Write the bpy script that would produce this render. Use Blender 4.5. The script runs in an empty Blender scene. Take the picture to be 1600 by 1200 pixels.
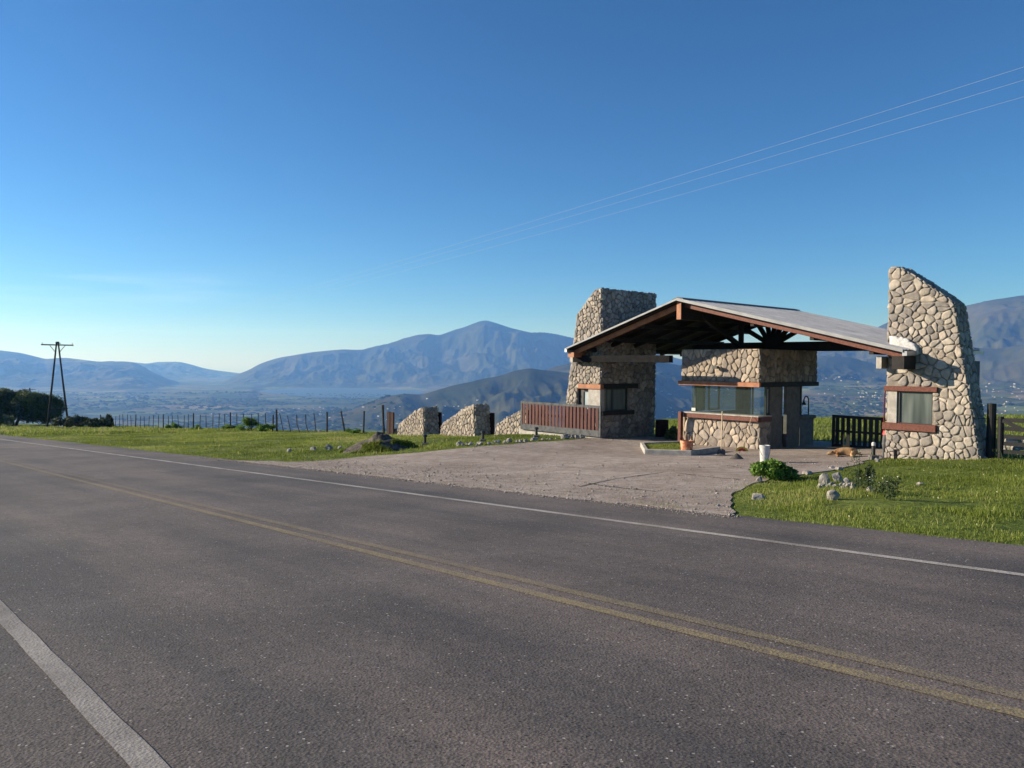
import bpy, bmesh, math, random
import numpy as np
from mathutils import Vector, noise as mnoise
random.seed(7)
RNG = np.random.default_rng(11)
SC = bpy.context.scene
COL = SC.collection
PI = math.pi

# ------------------------------------------------------------------ camera, sky, sun, exposure
F0 = 1240.0
PITCH, ROLL, CZ = math.radians(1.48), math.radians(0.5), 1.56
_F = np.array((0, math.cos(PITCH), -math.sin(PITCH)))
_U0 = np.array((0, math.sin(PITCH), math.cos(PITCH)))
_X0 = np.array((1.0, 0, 0))
_X = math.cos(ROLL) * _X0 + math.sin(ROLL) * _U0
_U = math.cos(ROLL) * _U0 - math.sin(ROLL) * _X0
cam = bpy.data.cameras.new('camera')
cam.sensor_width = 36.0
cam.lens = 36.0 * F0 / 1600.0
cam.clip_start, cam.clip_end = 0.1, 90000.0
co = bpy.data.objects.new('camera', cam)
COL.objects.link(co)
from mathutils import Matrix
M = Matrix(((_X[0], _U[0], -_F[0], 0), (_X[1], _U[1], -_F[1], 0), (_X[2], _U[2], -_F[2], CZ), (0, 0, 0, 1)))
co.matrix_world = M
SC.camera = co

SUN_EL = math.radians(18.7)
SUN_AZ = math.atan2(-0.988, 0.152)          # measured from +Y towards +X: the sun stands to the left
world = bpy.data.worlds.new('World')
SC.world = world
world.use_nodes = True
wn, wl = world.node_tree.nodes, world.node_tree.links
wn.clear()
wout = wn.new('ShaderNodeOutputWorld')
wbg = wn.new('ShaderNodeBackground')
wsky = wn.new('ShaderNodeTexSky')
wsky.sky_type = 'NISHITA'
wsky.sun_disc = False
wsky.sun_elevation = SUN_EL
wsky.sun_rotation = SUN_AZ
wsky.altitude = 2000
wsky.air_density = 1.0
wsky.dust_density = 0.0
wsky.ozone_density = 6.0
wbg.inputs['Strength'].default_value = 0.06
# a few thin high clouds low in the left of the sky
tc = wn.new('ShaderNodeTexCoord')
mp = wn.new('ShaderNodeMapping'); mp.inputs['Scale'].default_value = (3, 3, 42)
nz = wn.new('ShaderNodeTexNoise'); nz.inputs['Scale'].default_value = 1.6; nz.inputs['Detail'].default_value = 6
rp = wn.new('ShaderNodeValToRGB'); rp.color_ramp.elements[0].position = 0.5; rp.color_ramp.elements[1].position = 0.8
sx = wn.new('ShaderNodeSeparateXYZ')
m1 = wn.new('ShaderNodeMapRange'); m1.inputs[1].default_value = 0.05; m1.inputs[2].default_value = 0.085
m2 = wn.new('ShaderNodeMapRange'); m2.inputs[1].default_value = 0.115; m2.inputs[2].default_value = 0.09
m3 = wn.new('ShaderNodeMapRange'); m3.inputs[1].default_value = -0.18; m3.inputs[2].default_value = -0.45
ma = wn.new('ShaderNodeMath'); ma.operation = 'MULTIPLY'
mb_ = wn.new('ShaderNodeMath'); mb_.operation = 'MULTIPLY'
mc = wn.new('ShaderNodeMath'); mc.operation = 'MULTIPLY'
md = wn.new('ShaderNodeMath'); md.operation = 'MULTIPLY'; md.inputs[1].default_value = 0.25
mx = wn.new('ShaderNodeMix'); mx.data_type = 'RGBA'; mx.inputs['B'].default_value = (9.0, 9.6, 10.2, 1)
wl.new(tc.outputs['Generated'], mp.inputs[0]); wl.new(mp.outputs[0], nz.inputs['Vector'])
wl.new(nz.outputs['Fac'], rp.inputs[0]); wl.new(tc.outputs['Generated'], sx.inputs[0])
wl.new(sx.outputs['Z'], m1.inputs[0]); wl.new(sx.outputs['Z'], m2.inputs[0]); wl.new(sx.outputs['X'], m3.inputs[0])
wl.new(m1.outputs[0], ma.inputs[0]); wl.new(m2.outputs[0], ma.inputs[1])
wl.new(ma.outputs[0], mb_.inputs[0]); wl.new(m3.outputs[0], mb_.inputs[1])
wl.new(mb_.outputs[0], mc.inputs[0]); wl.new(rp.outputs['Color'], mc.inputs[1]); wl.new(mc.outputs[0], md.inputs[0])
wl.new(md.outputs[0], mx.inputs['Factor']); wl.new(wsky.outputs[0], mx.inputs['A'])
whs = wn.new('ShaderNodeHueSaturation'); whs.inputs['Saturation'].default_value = 1.04; whs.inputs['Value'].default_value = .83; whs.inputs['Hue'].default_value = .494
wgm = wn.new('ShaderNodeGamma'); wgm.inputs['Gamma'].default_value = 1.16
wl.new(mx.outputs['Result'], wgm.inputs[0]); wl.new(wgm.outputs[0], whs.inputs['Color']); wl.new(whs.outputs[0], wbg.inputs['Color']); wl.new(wbg.outputs[0], wout.inputs['Surface'])

sun = bpy.data.lights.new('sun', 'SUN')
sun.energy = 4.2
sun.angle = math.radians(0.5)
sun.color = (1.0, 0.89, 0.76)
so = bpy.data.objects.new('sun', sun)
COL.objects.link(so)
sd = Vector((math.sin(SUN_AZ) * math.cos(SUN_EL), math.cos(SUN_AZ) * math.cos(SUN_EL), math.sin(SUN_EL)))
so.rotation_euler = sd.to_track_quat('Z', 'Y').to_euler()
SC.view_settings.view_transform = 'Standard'
SC.view_settings.look = 'None'
SC.view_settings.exposure = 1.1
SC.view_settings.gamma = 1.0
SC.view_settings.use_curve_mapping = False
SC.render.engine = 'CYCLES'
SC.cycles.use_denoising = True
SC.cycles.volume_bounces = 1
SC.cycles.max_bounces = 8
SC.cycles.transparent_max_bounces = 16
SC.cycles.caustics_reflective = False
SC.cycles.caustics_refractive = False

# ------------------------------------------------------------------ surveying helpers (photograph pixel -> point on the real ground / real wall)
def ray(u, v):
    return _F + (u - 800) / F0 * _X + (600 - v) / F0 * _U
GA = 0.019
_r = ray(-295, 647); _h = math.hypot(_r[0], _r[1])
DX, DY = _r[0] / _h, _r[1] / _h                 # direction of the road, going away to the left
GB = (_r[2] / _h - GA * DX) / DY
NX, NY = DY, -DX                                # across the road, away from the camera
EX, EY = -DX, -DY                               # along the gatehouse, to the right
RX, RY = 10.4516, 22.0948                       # inner front corner of the right-hand stone tower
OFF0 = RX * NX + RY * NY
def off_of(x, y): return x * NX + y * NY
def t_of(x, y): return x * DX + y * DY
def s_of(x, y): return (x - RX) * EX + (y - RY) * EY
def smooth(a, b, x):
    t = np.clip((x - a) / (b - a), 0, 1)
    return t * t * (3 - 2 * t)
_cs = np.array([-100, -64, -27, -22, -18.5, -14.5, -10.7, -7.8, -4.7, 0, 10])
_cv = np.array([-.40, -.20, .12, .18, .22, .38, .33, .14, .04, .02, .05])
def th_u(u):
    r = ray(u, 560); return math.atan2(r[0], r[1])
def near_z(x, y):
    x = np.asarray(x, float); y = np.asarray(y, float)
    xc = np.clip(x, -400, 400); yc = np.clip(y, -300, 500)
    off = off_of(x, y); s = s_of(x, y); t = t_of(x, y)
    z = GA * xc + GB * yc + np.interp(s, _cs, _cv) * smooth(10.5, 19, off)
    th = np.arctan2(x, np.maximum(y, 1e-3))
    w = smooth(th_u(965), th_u(1050), th)
    crest = 26.0 + 54.0 * w
    D = np.maximum(0, off - crest)
    z = z - 0.27 * (np.sqrt(D * D + 64) - 8)
    wl_ = smooth(th_u(95), th_u(55), th)
    D2 = np.maximum(0, t - (105 + 230 * wl_))
    z = z - 0.25 * (np.sqrt(D2 * D2 + 100) - 10)
    return z

# fractal value noise on numpy arrays
def _hash(ix, iy, seed):
    h = (ix.astype(np.int64) * 374761393 + iy.astype(np.int64) * 668265263 + seed * 1442695041) & 0xffffffff
    h = ((h ^ (h >> 13)) * 1274126177) & 0xffffffff
    return ((h ^ (h >> 16)) & 0xffff) / 65535.0
def vnoise(x, y, seed=0):
    x = np.asarray(x, float); y = np.asarray(y, float)
    ix, iy = np.floor(x), np.floor(y)
    fx, fy = x - ix, y - iy
    fx = fx * fx * fx * (fx * (fx * 6 - 15) + 10); fy = fy * fy * fy * (fy * (fy * 6 - 15) + 10)
    a = _hash(ix, iy, seed); b = _hash(ix + 1, iy, seed); c = _hash(ix, iy + 1, seed); d = _hash(ix + 1, iy + 1, seed)
    return (a + (b - a) * fx) * (1 - fy) + (c + (d - c) * fx) * fy
def fbm(x, y, o=4, seed=0):
    s = 0; a = .5; n = 0
    for k in range(o):
        s = s + a * vnoise(x * 2 ** k + 17.3 * k, y * 2 ** k - 9.1 * k, seed + k); n += a; a *= .5
    return s / n
def ridged(x, y, o=4, seed=0):
    s = 0; a = .5; n = 0
    for k in range(o):
        s = s + a * (1 - np.abs(2 * vnoise(x * 2 ** k + 5.3 * k, y * 2 ** k + 3.7 * k, seed + k) - 1)); n += a; a *= .5
    return s / n

FLOOR = -240.0
KS = .72
def crest_arr(pts):
    th = []; sl = []
    for u, v in pts:
        r = ray(u, v); th.append(math.atan2(r[0], r[1])); sl.append(r[2] / math.hypot(r[0], r[1]))
    return np.array(th), np.array(sl)
RIDGES = [  # crest as seen on the skyline, distance, front width, back width, gully amplitude, gully width
 ([(-900,540),(-500,520),(-200,535),(-60,545),(0,547),(32,551),(53,556),(70,561),(100,558.5),(127,561.6),(157,565.4),(170,563.8),(212,566.3),(240,582),(262,592),(290,601),(330,612)], 12500, 3600, 4000, 150, 900, 1),
 ([(60,570),(140,567),(191,564),(231.6,568.4),(242,565.4),(280,565),(297,569),(319,575.4),(340,579),(374,583),(430,592),(500,603)], 17500, 3500, 3000, 160, 1100, 2),
 ([(300,612),(340,600),(374,583.5),(389,578),(403,569.5),(418,564),(436,558.7),(465,553.7),(485.6,550.4),(514.5,547.5),(539,545.5),(564,546.7),(584.6,541),(609.4,536),(630,528.6),(650.6,522.8),(671,521),(685.7,523.6),(704,517.4),(729,509),(743.4,503.8),(758,499.7),(774.4,503.8),(795,511),(811.5,515),(828,519.5),(848.6,518.7),(869,521.6),(896,527.8),(950,534),(1000,545),(1060,560),(1120,575)], 12500, 2150, 3500, 330, 900, 3),
 ([(1000,590),(1060,575),(1150,562),(1250,547),(1320,534),(1360,517),(1377.5,507.5),(1390,502),(1440,488),(1508.7,477.3),(1527,473.3),(1543,469),(1554,468),(1600,461),(1700,450),(1900,455),(2400,470)], 10500, 3600, 3600, 330, 1000, 4),
 ([(1000,605),(1100,598),(1180,585),(1250,562),(1300,556),(1330,558),(1370,570),(1420,560),(1480,540),(1560,545),(1640,530),(1800,500),(2400,500)], 8300, 1700, 1800, 150, 650, 8),
 ([(470,665),(510,652),(547.5,641),(580,629),(605,619),(630,615),(659,616.5),(688,608),(712,601),(737,596),(758,591),(778.5,587.6),(807,578),(828,575),(848,578),(900,583),(960,590),(1010,604),(1040,622),(1075,650)], 4600, 1600, 1500, 190, 620, 5),
 ([(780,600),(828,588),(853,577),(875,571),(894,567),(940,561),(1000,561),(1040,566),(1070,572),(1110,590),(1150,610)], 6000, 1500, 1500, 110, 600, 6),
]
RIDGES = [(crest_arr(p), R * KS, wf * KS, wb * KS, ga * KS, gw * KS, sd_) for p, R, wf, wb, ga, gw, sd_ in RIDGES]
def smax(a, b, k):
    h = np.clip(.5 + .5 * (a - b) / k, 0, 1)
    return b * (1 - h) + a * h + k * h * (1 - h)
def far_z(x, y):
    r = np.hypot(x, y); th = np.arctan2(x, y)
    fl = FLOOR + 26 * (fbm(x / 1500, y / 1500, 4, 40) - .5) * smooth(1500, 3000, r) + 5 * (fbm(x / 260, y / 260, 3, 43) - .5)
    fl = fl + smooth(th_u(1060), th_u(1290), th) * np.clip((r - 2600) * .050, -40, 135)
    th0_, th1_ = th_u(385), th_u(690)
    lakem = smooth(4700, 5050, r) * (1 - smooth(8000, 8400, r)) * smooth(th0_ - .03, th0_, th) * (1 - smooth(th1_, th1_ + .03, th))
    fl = fl * (1 - lakem) + (FLOOR - 2) * lakem
    z = fl
    for (ta, sa), R, wf, wb, ga, gw, sd_ in RIDGES:
        sl = sum(np.interp(th + k_, ta, sa) for k_ in (-.0035, 0, .0035)) / 3
        R = R * (1 + .10 * (vnoise(th * 9 + sd_, th * 0 + sd_ * 3.3, sd_ * 29) - .5))
        hc = sl * R + CZ
        edge = smooth(ta[0] - .05, ta[0], th) * (1 - smooth(ta[-1], ta[-1] + .06, th))
        hc = FLOOR - 60 + (hc - FLOOR + 60) * edge
        f = np.clip((r - (R - wf)) / wf, -.3, 1)
        fo = np.maximum(f, 0); be = 4 * fo * (1 - fo)
        big = fbm(x / (gw * 1.5) + sd_, y / (gw * 1.5), 3, sd_ * 7) - .5
        fo = np.clip(fo + .40 * big * be, 0, 1)
        b = np.clip((r - R) / wb, 0, 1.5)
        prof = np.where(r <= R, .34 * fo + .66 * fo ** 1.6, 1 - b * 1.05)
        wx, wy = x + 260 * (fbm(x / 500, y / 500, 3, sd_ * 11) - .5), y + 260 * (fbm(x / 500 + 9, y / 500 + 4, 3, sd_ * 12) - .5)
        # gullies fall away from the crest: finer across the slope than down it
        lat = np.arctan2(wx, wy) * R; rr2 = np.hypot(wx, wy)
        g = .6 * ridged(lat / gw, rr2 / (gw * 1.7) + sd_, 5, sd_ * 13) + .4 * ridged(wx / (gw * .45), wy / (gw * .6), 4, sd_ * 23)
        g2 = fbm(x / 130, y / 130, 5, sd_ * 17) - .5
        body = np.clip(fo * 1.25, 0, 1) * np.clip((1 - np.maximum(f, 0)) * 3.2, 0, 1)
        amp = np.clip((hc - FLOOR) / (.62 * (sa.max() * R.mean() - FLOOR)), .05, 1) ** 1.4
        h = FLOOR - 15 + (hc - FLOOR + 15) * prof + ga * edge * amp * (g - .62) * 1.9 * body * (r <= R) + ga * edge * amp * .5 * g2 * body
        z = smax(z, h, 13.0)
    wob_ = 260 * (fbm(x / 900, y / 900, 4, 411) - .5)
    lk_ = smooth(5020, 5200, r + wob_) * (1 - smooth(7350, 7650, r + wob_)) * smooth(th_u(388), th_u(410), th + wob_ / 9000) * (1 - smooth(th_u(655), th_u(685), th + wob_ / 9000))
    z = z * (1 - lk_) + (FLOOR - 2) * lk_
    return z
def ground_z(x, y):
    x = np.asarray(x, float); y = np.asarray(y, float)
    return smax(near_z(x, y), far_z(x, y), 6.0) if True else None
def gz(x, y):
    """height of the ground close to the gatehouse"""
    return float(near_z(np.array([x]), np.array([y]))[0])
def G(u, v, dz=0.0):
    """where the sight line of pixel (u, v) meets the near ground"""
    q = ray(u, v); t = 1.0; step = .25
    while t < 400:
        x, y, z = q[0] * t, q[1] * t, CZ + q[2] * t
        if z < gz(x, y) + dz:
            lo, hi = t - step, t
            for _ in range(18):
                m = (lo + hi) / 2
                if CZ + q[2] * m < gz(q[0] * m, q[1] * m) + dz: hi = m
                else: lo = m
            t = hi
            return Vector((q[0] * t, q[1] * t, gz(q[0] * t, q[1] * t)))
        t += step
    t = 90.0
    return Vector((q[0] * t, q[1] * t, gz(q[0] * t, q[1] * t)))
def S(s, q, z):
    return Vector((RX + EX * s + NX * q, RY + EY * s + NY * q, z))
def SZ(u, v, q):
    r = ray(u, v); t = (OFF0 + q) / (r[0] * NX + r[1] * NY)
    x, y = r[0] * t, r[1] * t
    return s_of(x, y), CZ + r[2] * t
def SL(u, v, s):
    """on the wall plane across the road direction at s: returns (q, z)"""
    r = ray(u, v); k = r[0] * EX + r[1] * EY
    t = (s + RX * EX + RY * EY) / k
    x, y = r[0] * t, r[1] * t
    return off_of(x, y) - OFF0, CZ + r[2] * t
E3, N3, Z3 = Vector((EX, EY, 0)), Vector((NX, NY, 0)), Vector((0, 0, 1))

# ------------------------------------------------------------------ materials
def mat(name, c1, c2=None, scale=4.0, rough=.8, spec=.3, bump=0.0, bscale=None, detail=6, metal=0.0, attr=False, coords='Object', stretch=None, lo=.35, hi=.65):
    m = bpy.data.materials.new(name); m.use_nodes = True
    n, l = m.node_tree.nodes, m.node_tree.links
    b = n['Principled BSDF']
    b.inputs['Roughness'].default_value = rough
    b.inputs['Specular IOR Level'].default_value = spec
    b.inputs['Metallic'].default_value = metal
    t = n.new('ShaderNodeTexCoord')
    src = t.outputs[coords]
    if stretch:
        mpn = n.new('ShaderNodeMapping'); mpn.inputs['Scale'].default_value = stretch
        l.new(src, mpn.inputs[0]); src = mpn.outputs[0]
    nzz = n.new('ShaderNodeTexNoise'); nzz.inputs['Scale'].default_value = scale; nzz.inputs['Detail'].default_value = detail
    nzz.inputs['Roughness'].default_value = .62
    l.new(src, nzz.inputs['Vector'])
    r = n.new('ShaderNodeValToRGB')
    r.color_ramp.elements[0].position = lo; r.color_ramp.elements[1].position = hi
    r.color_ramp.elements[0].color = (*c1, 1); r.color_ramp.elements[1].color = (*(c2 or c1), 1)
    l.new(nzz.outputs['Fac'], r.inputs[0])
    out = r.outputs['Color']
    if attr:
        a = n.new('ShaderNodeVertexColor'); a.layer_name = 'Col'
        k = n.new('ShaderNodeMix'); k.data_type = 'RGBA'; k.blend_type = 'MULTIPLY'; k.inputs['Factor'].default_value = 1
        l.new(out, k.inputs['A']); l.new(a.outputs['Color'], k.inputs['B']); out = k.outputs['Result']
    l.new(out, b.inputs['Base Color'])
    if bump:
        n2 = n.new('ShaderNodeTexNoise'); n2.inputs['Scale'].default_value = bscale or scale * 4; n2.inputs['Detail'].default_value = 5
        l.new(src, n2.inputs['Vector'])
        bp = n.new('ShaderNodeBump'); bp.inputs['Strength'].default_value = 1.0; bp.inputs['Distance'].default_value = bump
        l.new(n2.outputs['Fac'], bp.inputs['Height']); l.new(bp.outputs[0], b.inputs['Normal'])
    return m
M_ = {}
M_['stone'] = mat('river_stone', (.66, .66, .67), (1.10, 1.07, 1.03), 7, .9, .2, .012, 28, detail=9, attr=True)
M_['mortar'] = mat('mortar', (.18, .16, .135), (.30, .265, .225), 7, .95, .1, .01, 50)
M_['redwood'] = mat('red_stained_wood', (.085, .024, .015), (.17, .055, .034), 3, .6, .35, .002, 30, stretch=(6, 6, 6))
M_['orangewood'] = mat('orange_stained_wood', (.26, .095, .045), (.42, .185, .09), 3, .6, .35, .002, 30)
M_['slatwood'] = mat('gate_slat_wood', (.058, .016, .013), (.115, .034, .027), 5, .65, .3, .002, 30, stretch=(3, 3, .6))
M_['greywood'] = mat('weathered_grey_wood', (.060, .064, .068), (.13, .135, .14), 6, .8, .2, .003, 30)
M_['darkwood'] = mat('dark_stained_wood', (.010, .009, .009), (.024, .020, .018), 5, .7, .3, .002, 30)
M_['blackwood'] = mat('black_painted_wood', (.006, .007, .008), (.015, .015, .016), 5, .6, .3, .001, 30)
M_['postwood'] = mat('old_post_wood', (.018, .018, .019), (.05, .047, .044), 9, .9, .15, .004, 40)
M_['shadebeam'] = mat('beam_wood_painted_shade', (.012, .012, .013), (.024, .024, .025), 6, 1.0, .03, .003, 30)  # coloured near black to stand for the roof's shadow on the beam
M_['concrete'] = mat('rough_concrete', (.30, .28, .25), (.47, .45, .41), 5, .9, .2, .004, 40)
M_['concretedark'] = mat('plain_grey_render', (.12, .115, .105), (.18, .17, .155), 5, .9, .2, .004, 40)
M_['limewash'] = mat('white_sealant', (.46, .46, .45), (.66, .66, .65), 14, .8, .2, .01, 40)
M_['zinc'] = mat('galvanised_sheet', (.30, .31, .32), (.47, .48, .49), 1.2, .42, .5, 0, metal=.5, detail=8)
M_['flash'] = mat('pale_flashing', (.40, .39, .36), (.58, .57, .53), 3, .5, .4, metal=.2)
M_['blackmetal'] = mat('black_metal', (.012, .012, .013), (.03, .03, .03), 8, .45, .5)
M_['rust'] = mat('rusty_steel', (.018, .009, .008), (.045, .020, .016), 8, .8, .2, .002, 30)
M_['redmetal'] = mat('dark_red_metal', (.11, .012, .018), (.17, .02, .026), 8, .5, .5)
M_['whiteplastic'] = mat('white_plastic', (.42, .41, .39), (.62, .61, .59), 12, .45, .5)
M_['orangeplastic'] = mat('orange_plastic', (.42, .12, .05), (.60, .34, .20), 9, .6, .4, lo=.45, hi=.55)
M_['lightwood'] = mat('pale_handle_wood', (.45, .35, .22), (.62, .50, .33), 10, .6, .3)
M_['rock'] = mat('grey_rock', (.16, .155, .145), (.46, .44, .41), 6, .9, .2, .02, 20, detail=9)
M_['palerock'] = mat('pale_rock', (.17, .16, .14), (.42, .395, .355), 6, .9, .2, .015, 25)
M_['soil'] = mat('dark_soil', (.045, .040, .034), (.15, .135, .115), 7, .95, .1, .03, 22)
M_['wet'] = mat('wet_mortar', (.06, .056, .05), (.12, .11, .10), 9, .7, .3, .01, 30)
M_['bark'] = mat('bark', (.03, .025, .02), (.07, .06, .05), 8, .95, .1, .01, 20)
M_['pebble'] = mat('pebbles', (.8, .8, .8), (1.1, 1.08, 1.05), 8, .9, .2, attr=True)
M_['wire'] = mat('aluminium_wire', (.38, .40, .43), (.46, .48, .50), 3, .5, .5, metal=.2)
M_['fur'] = mat('tan_fur', (.17, .085, .035), (.50, .33, .18), 3, .9, .1, .01, 90)
M_['housewall'] = mat('white_house_wall', (.48, .47, .44), (.72, .71, .68), .05, .9, .2)
M_['houseroof'] = mat('pale_metal_roof', (.28, .28, .28), (.58, .58, .58), .05, .6, .4)
M_['fieldtrees'] = mat('distant_tree_leaves', (.016, .030, .014), (.034, .052, .022), .02, .95, .05)

def foliage(name, c1, c2, trans=.25, c3=None):
    m = bpy.data.materials.new(name); m.use_nodes = True
    n, l = m.node_tree.nodes, m.node_tree.links
    b = n['Principled BSDF']; b.inputs['Roughness'].default_value = .6; b.inputs['Specular IOR Level'].default_value = .25
    a = n.new('ShaderNodeVertexColor'); a.layer_name = 'Col'
    r = n.new('ShaderNodeValToRGB'); r.color_ramp.elements[0].color = (*c1, 1); r.color_ramp.elements[1].color = (*c2, 1)
    if c3:
        r.color_ramp.elements[1].position = .72; e3 = r.color_ramp.elements.new(.98); e3.color = (*c3, 1)
    s = n.new('ShaderNodeSeparateColor'); l.new(a.outputs['Color'], s.inputs[0]); l.new(s.outputs[0], r.inputs[0])
    l.new(r.outputs['Color'], b.inputs['Base Color'])
    tr = n.new('ShaderNodeBsdfTranslucent'); l.new(r.outputs['Color'], tr.inputs['Color'])
    mxs = n.new('ShaderNodeMixShader'); mxs.inputs[0].default_value = trans
    l.new(b.outputs[0], mxs.inputs[1]); l.new(tr.outputs[0], mxs.inputs[2])
    l.new(mxs.outputs[0], n['Material Output'].inputs['Surface'])
    return m
M_['grass'] = foliage('grass_blades', (.088, .125, .016), (.225, .280, .045), .45, (.34, .33, .12))
M_['leaf'] = foliage('fresh_green_leaves', (.05, .12, .014), (.20, .33, .055), .4)
M_['darkleaf'] = foliage('dark_bush_leaves', (.020, .035, .012), (.060, .085, .028), .2)
M_['treeleaf'] = foliage('tree_leaves', (.030, .052, .016), (.095, .14, .040), .3)
M_['weedleaf'] = foliage('weed_leaves', (.05, .085, .03), (.13, .16, .07), .3)
M_['petal'] = mat('pale_petals', (.45, .47, .34), (.6, .6, .48), 20, .7, .2)

def glass_mat(name, tint, refl=.5, alpha=.25, rough=0.02):
    m = bpy.data.materials.new(name); m.use_nodes = True
    n, l = m.node_tree.nodes, m.node_tree.links; n.remove(n['Principled BSDF'])
    tr = n.new('ShaderNodeBsdfTransparent'); tr.inputs['Color'].default_value = (*tint, 1)
    gl = n.new('ShaderNodeBsdfGlossy'); gl.inputs['Roughness'].default_value = rough; gl.inputs['Color'].default_value = (.9, .95, .95, 1)
    df = n.new('ShaderNodeBsdfDiffuse'); df.inputs['Color'].default_value = (.25, .30, .28, 1)
    fr0 = n.new('ShaderNodeLayerWeight'); fr0.inputs['Blend'].default_value = .5
    fr = n.new('ShaderNodeMath'); fr.operation = 'POWER'; fr.inputs[1].default_value = 4.0; l.new(fr0.outputs['Facing'], fr.inputs[0])
    mt = n.new('ShaderNodeMath'); mt.operation = 'MULTIPLY_ADD'; mt.inputs[1].default_value = .6; mt.inputs[2].default_value = refl
    a = n.new('ShaderNodeMixShader'); a.inputs[0].default_value = alpha
    b = n.new('ShaderNodeMixShader')
    l.new(tr.outputs[0], a.inputs[1]); l.new(df.outputs[0], a.inputs[2])
    l.new(fr.outputs[0], mt.inputs[0]); l.new(mt.outputs[0], b.inputs[0])
    l.new(a.outputs[0], b.inputs[1]); l.new(gl.outputs[0], b.inputs[2])
    l.new(b.outputs[0], n['Material Output'].inputs['Surface'])
    return m
M_['clearglass'] = glass_mat('booth_glass', (.82, .87, .86), .015, .06)
M_['windowglass'] = mat('window_glass_painted_reflection', (.040, .052, .050), (.14, .165, .155), 1.6, .12, .9, stretch=(2.2, 2.2, .25), detail=2)  # opaque pane; blurred reflection and dark room are painted into its colour
M_['paleglass'] = mat('window_glass_painted_bright', (.32, .38, .38), (.45, .50, .50), 2, .15, .8)  # opaque pale panes; brightness and reflection put into the colour

# asphalt -------------------------------------------------
def asphalt_nodes(m):
    n, l = m.node_tree.nodes, m.node_tree.links
    b = n['Principled BSDF']; b.inputs['Roughness'].default_value = .82; b.inputs['Specular IOR Level'].default_value = .35
    g = n.new('ShaderNodeNewGeometry')
    def N(scale, det=3, vec=None, rough=.55):
        t = n.new('ShaderNodeTexNoise'); t.inputs['Scale'].default_value = scale; t.inputs['Detail'].default_value = det; t.inputs['Roughness'].default_value = rough
        l.new(vec or g.outputs['Position'], t.inputs['Vector']); return t.outputs['Fac']
    def R(src, stops):
        r = n.new('ShaderNodeValToRGB'); e = r.color_ramp.elements
        while len(e) < len(stops): e.new(.5)
        for k, (p, c) in enumerate(stops): e[k].position = p; e[k].color = (*c, 1)
        l.new(src, r.inputs[0]); return r.outputs['Color']
    def MX(a, b_, f, mode='MIX'):
        k = n.new('ShaderNodeMix'); k.data_type = 'RGBA'; k.blend_type = mode
        if isinstance(f, float): k.inputs['Factor'].default_value = f
        else: l.new(f, k.inputs['Factor'])
        for s_, q in ((k.inputs['A'], a), (k.inputs['B'], b_)):
            if isinstance(q, tuple): s_.default_value = (*q, 1)
            else: l.new(q, s_)
        return k.outputs['Result']
    # tyre lanes and patches run with the road
    vr = n.new('ShaderNodeVectorRotate'); vr.rotation_type = 'Z_AXIS'; vr.inputs['Angle'].default_value = -math.atan2(DY, DX)
    l.new(g.outputs['Position'], vr.inputs['Vector'])
    mpn = n.new('ShaderNodeMapping'); mpn.inputs['Scale'].default_value = (.10, .9, 1); l.new(vr.outputs[0], mpn.inputs[0])
    lanes = N(1.0, 4, mpn.outputs[0])
    big = N(.55, 5)
    c = R(big, [(.30, (.084, .076, .073)), (.70, (.150, .130, .120))])
    c = MX(c, R(lanes, [(.36, (.62, .66, .70)), (.62, (1.16, 1.11, 1.07))]), 1.0, 'MULTIPLY')
    fine = N(75, 3, rough=.8)
    c = MX(c, R(fine, [(.30, (.25, .25, .25)), (.5, (1, 1, 1)), (.72, (1.75, 1.7, 1.65))]), .9, 'MULTIPLY')
    mid = N(16, 4, rough=.7)
    c = MX(c, R(mid, [(.36, (.76, .76, .77)), (.62, (1.15, 1.14, 1.13))]), .8, 'MULTIPLY')
    vo = n.new('ShaderNodeTexVoronoi'); vo.inputs['Scale'].default_value = 55; l.new(g.outputs['Position'], vo.inputs['Vector'])
    sc_ = n.new('ShaderNodeSeparateColor'); l.new(vo.outputs['Color'], sc_.inputs[0])
    gt = n.new('ShaderNodeMath'); gt.operation = 'GREATER_THAN'; gt.inputs[1].default_value = .984; l.new(sc_.outputs[0], gt.inputs[0])
    lt = n.new('ShaderNodeMath'); lt.operation = 'LESS_THAN'; lt.inputs[1].default_value = .42; l.new(vo.outputs['Distance'], lt.inputs[0])
    mm = n.new('ShaderNodeMath'); mm.operation = 'MULTIPLY'; l.new(gt.outputs[0], mm.inputs[0]); l.new(lt.outputs[0], mm.inputs[1])
    c = MX(c, (.34, .32, .30), mm.outputs[0])
    gt2 = n.new('ShaderNodeMath'); gt2.operation = 'LESS_THAN'; gt2.inputs[1].default_value = .05; l.new(sc_.outputs[1], gt2.inputs[0])
    mm2 = n.new('ShaderNodeMath'); mm2.operation = 'MULTIPLY'; l.new(gt2.outputs[0], mm2.inputs[0]); l.new(lt.outputs[0], mm2.inputs[1])
    c = MX(c, (.018, .016, .018), mm2.outputs[0])
    bp = n.new('ShaderNodeBump'); bp.inputs['Distance'].default_value = .0035; bp.inputs['Strength'].default_value = .8
    ad = n.new('ShaderNodeMath'); ad.operation = 'ADD'; l.new(vo.outputs['Distance'], ad.inputs[0]); l.new(fine, ad.inputs[1])
    l.new(ad.outputs[0], bp.inputs['Height']); l.new(bp.outputs[0], b.inputs['Normal'])
    return n, l, b, c, g, N, R, MX, vr
def asphalt():
    m = bpy.data.materials.new('asphalt'); m.use_nodes = True
    n, l, b, c, *_ = asphalt_nodes(m); l.new(c, b.inputs['Base Color']); return m
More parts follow.
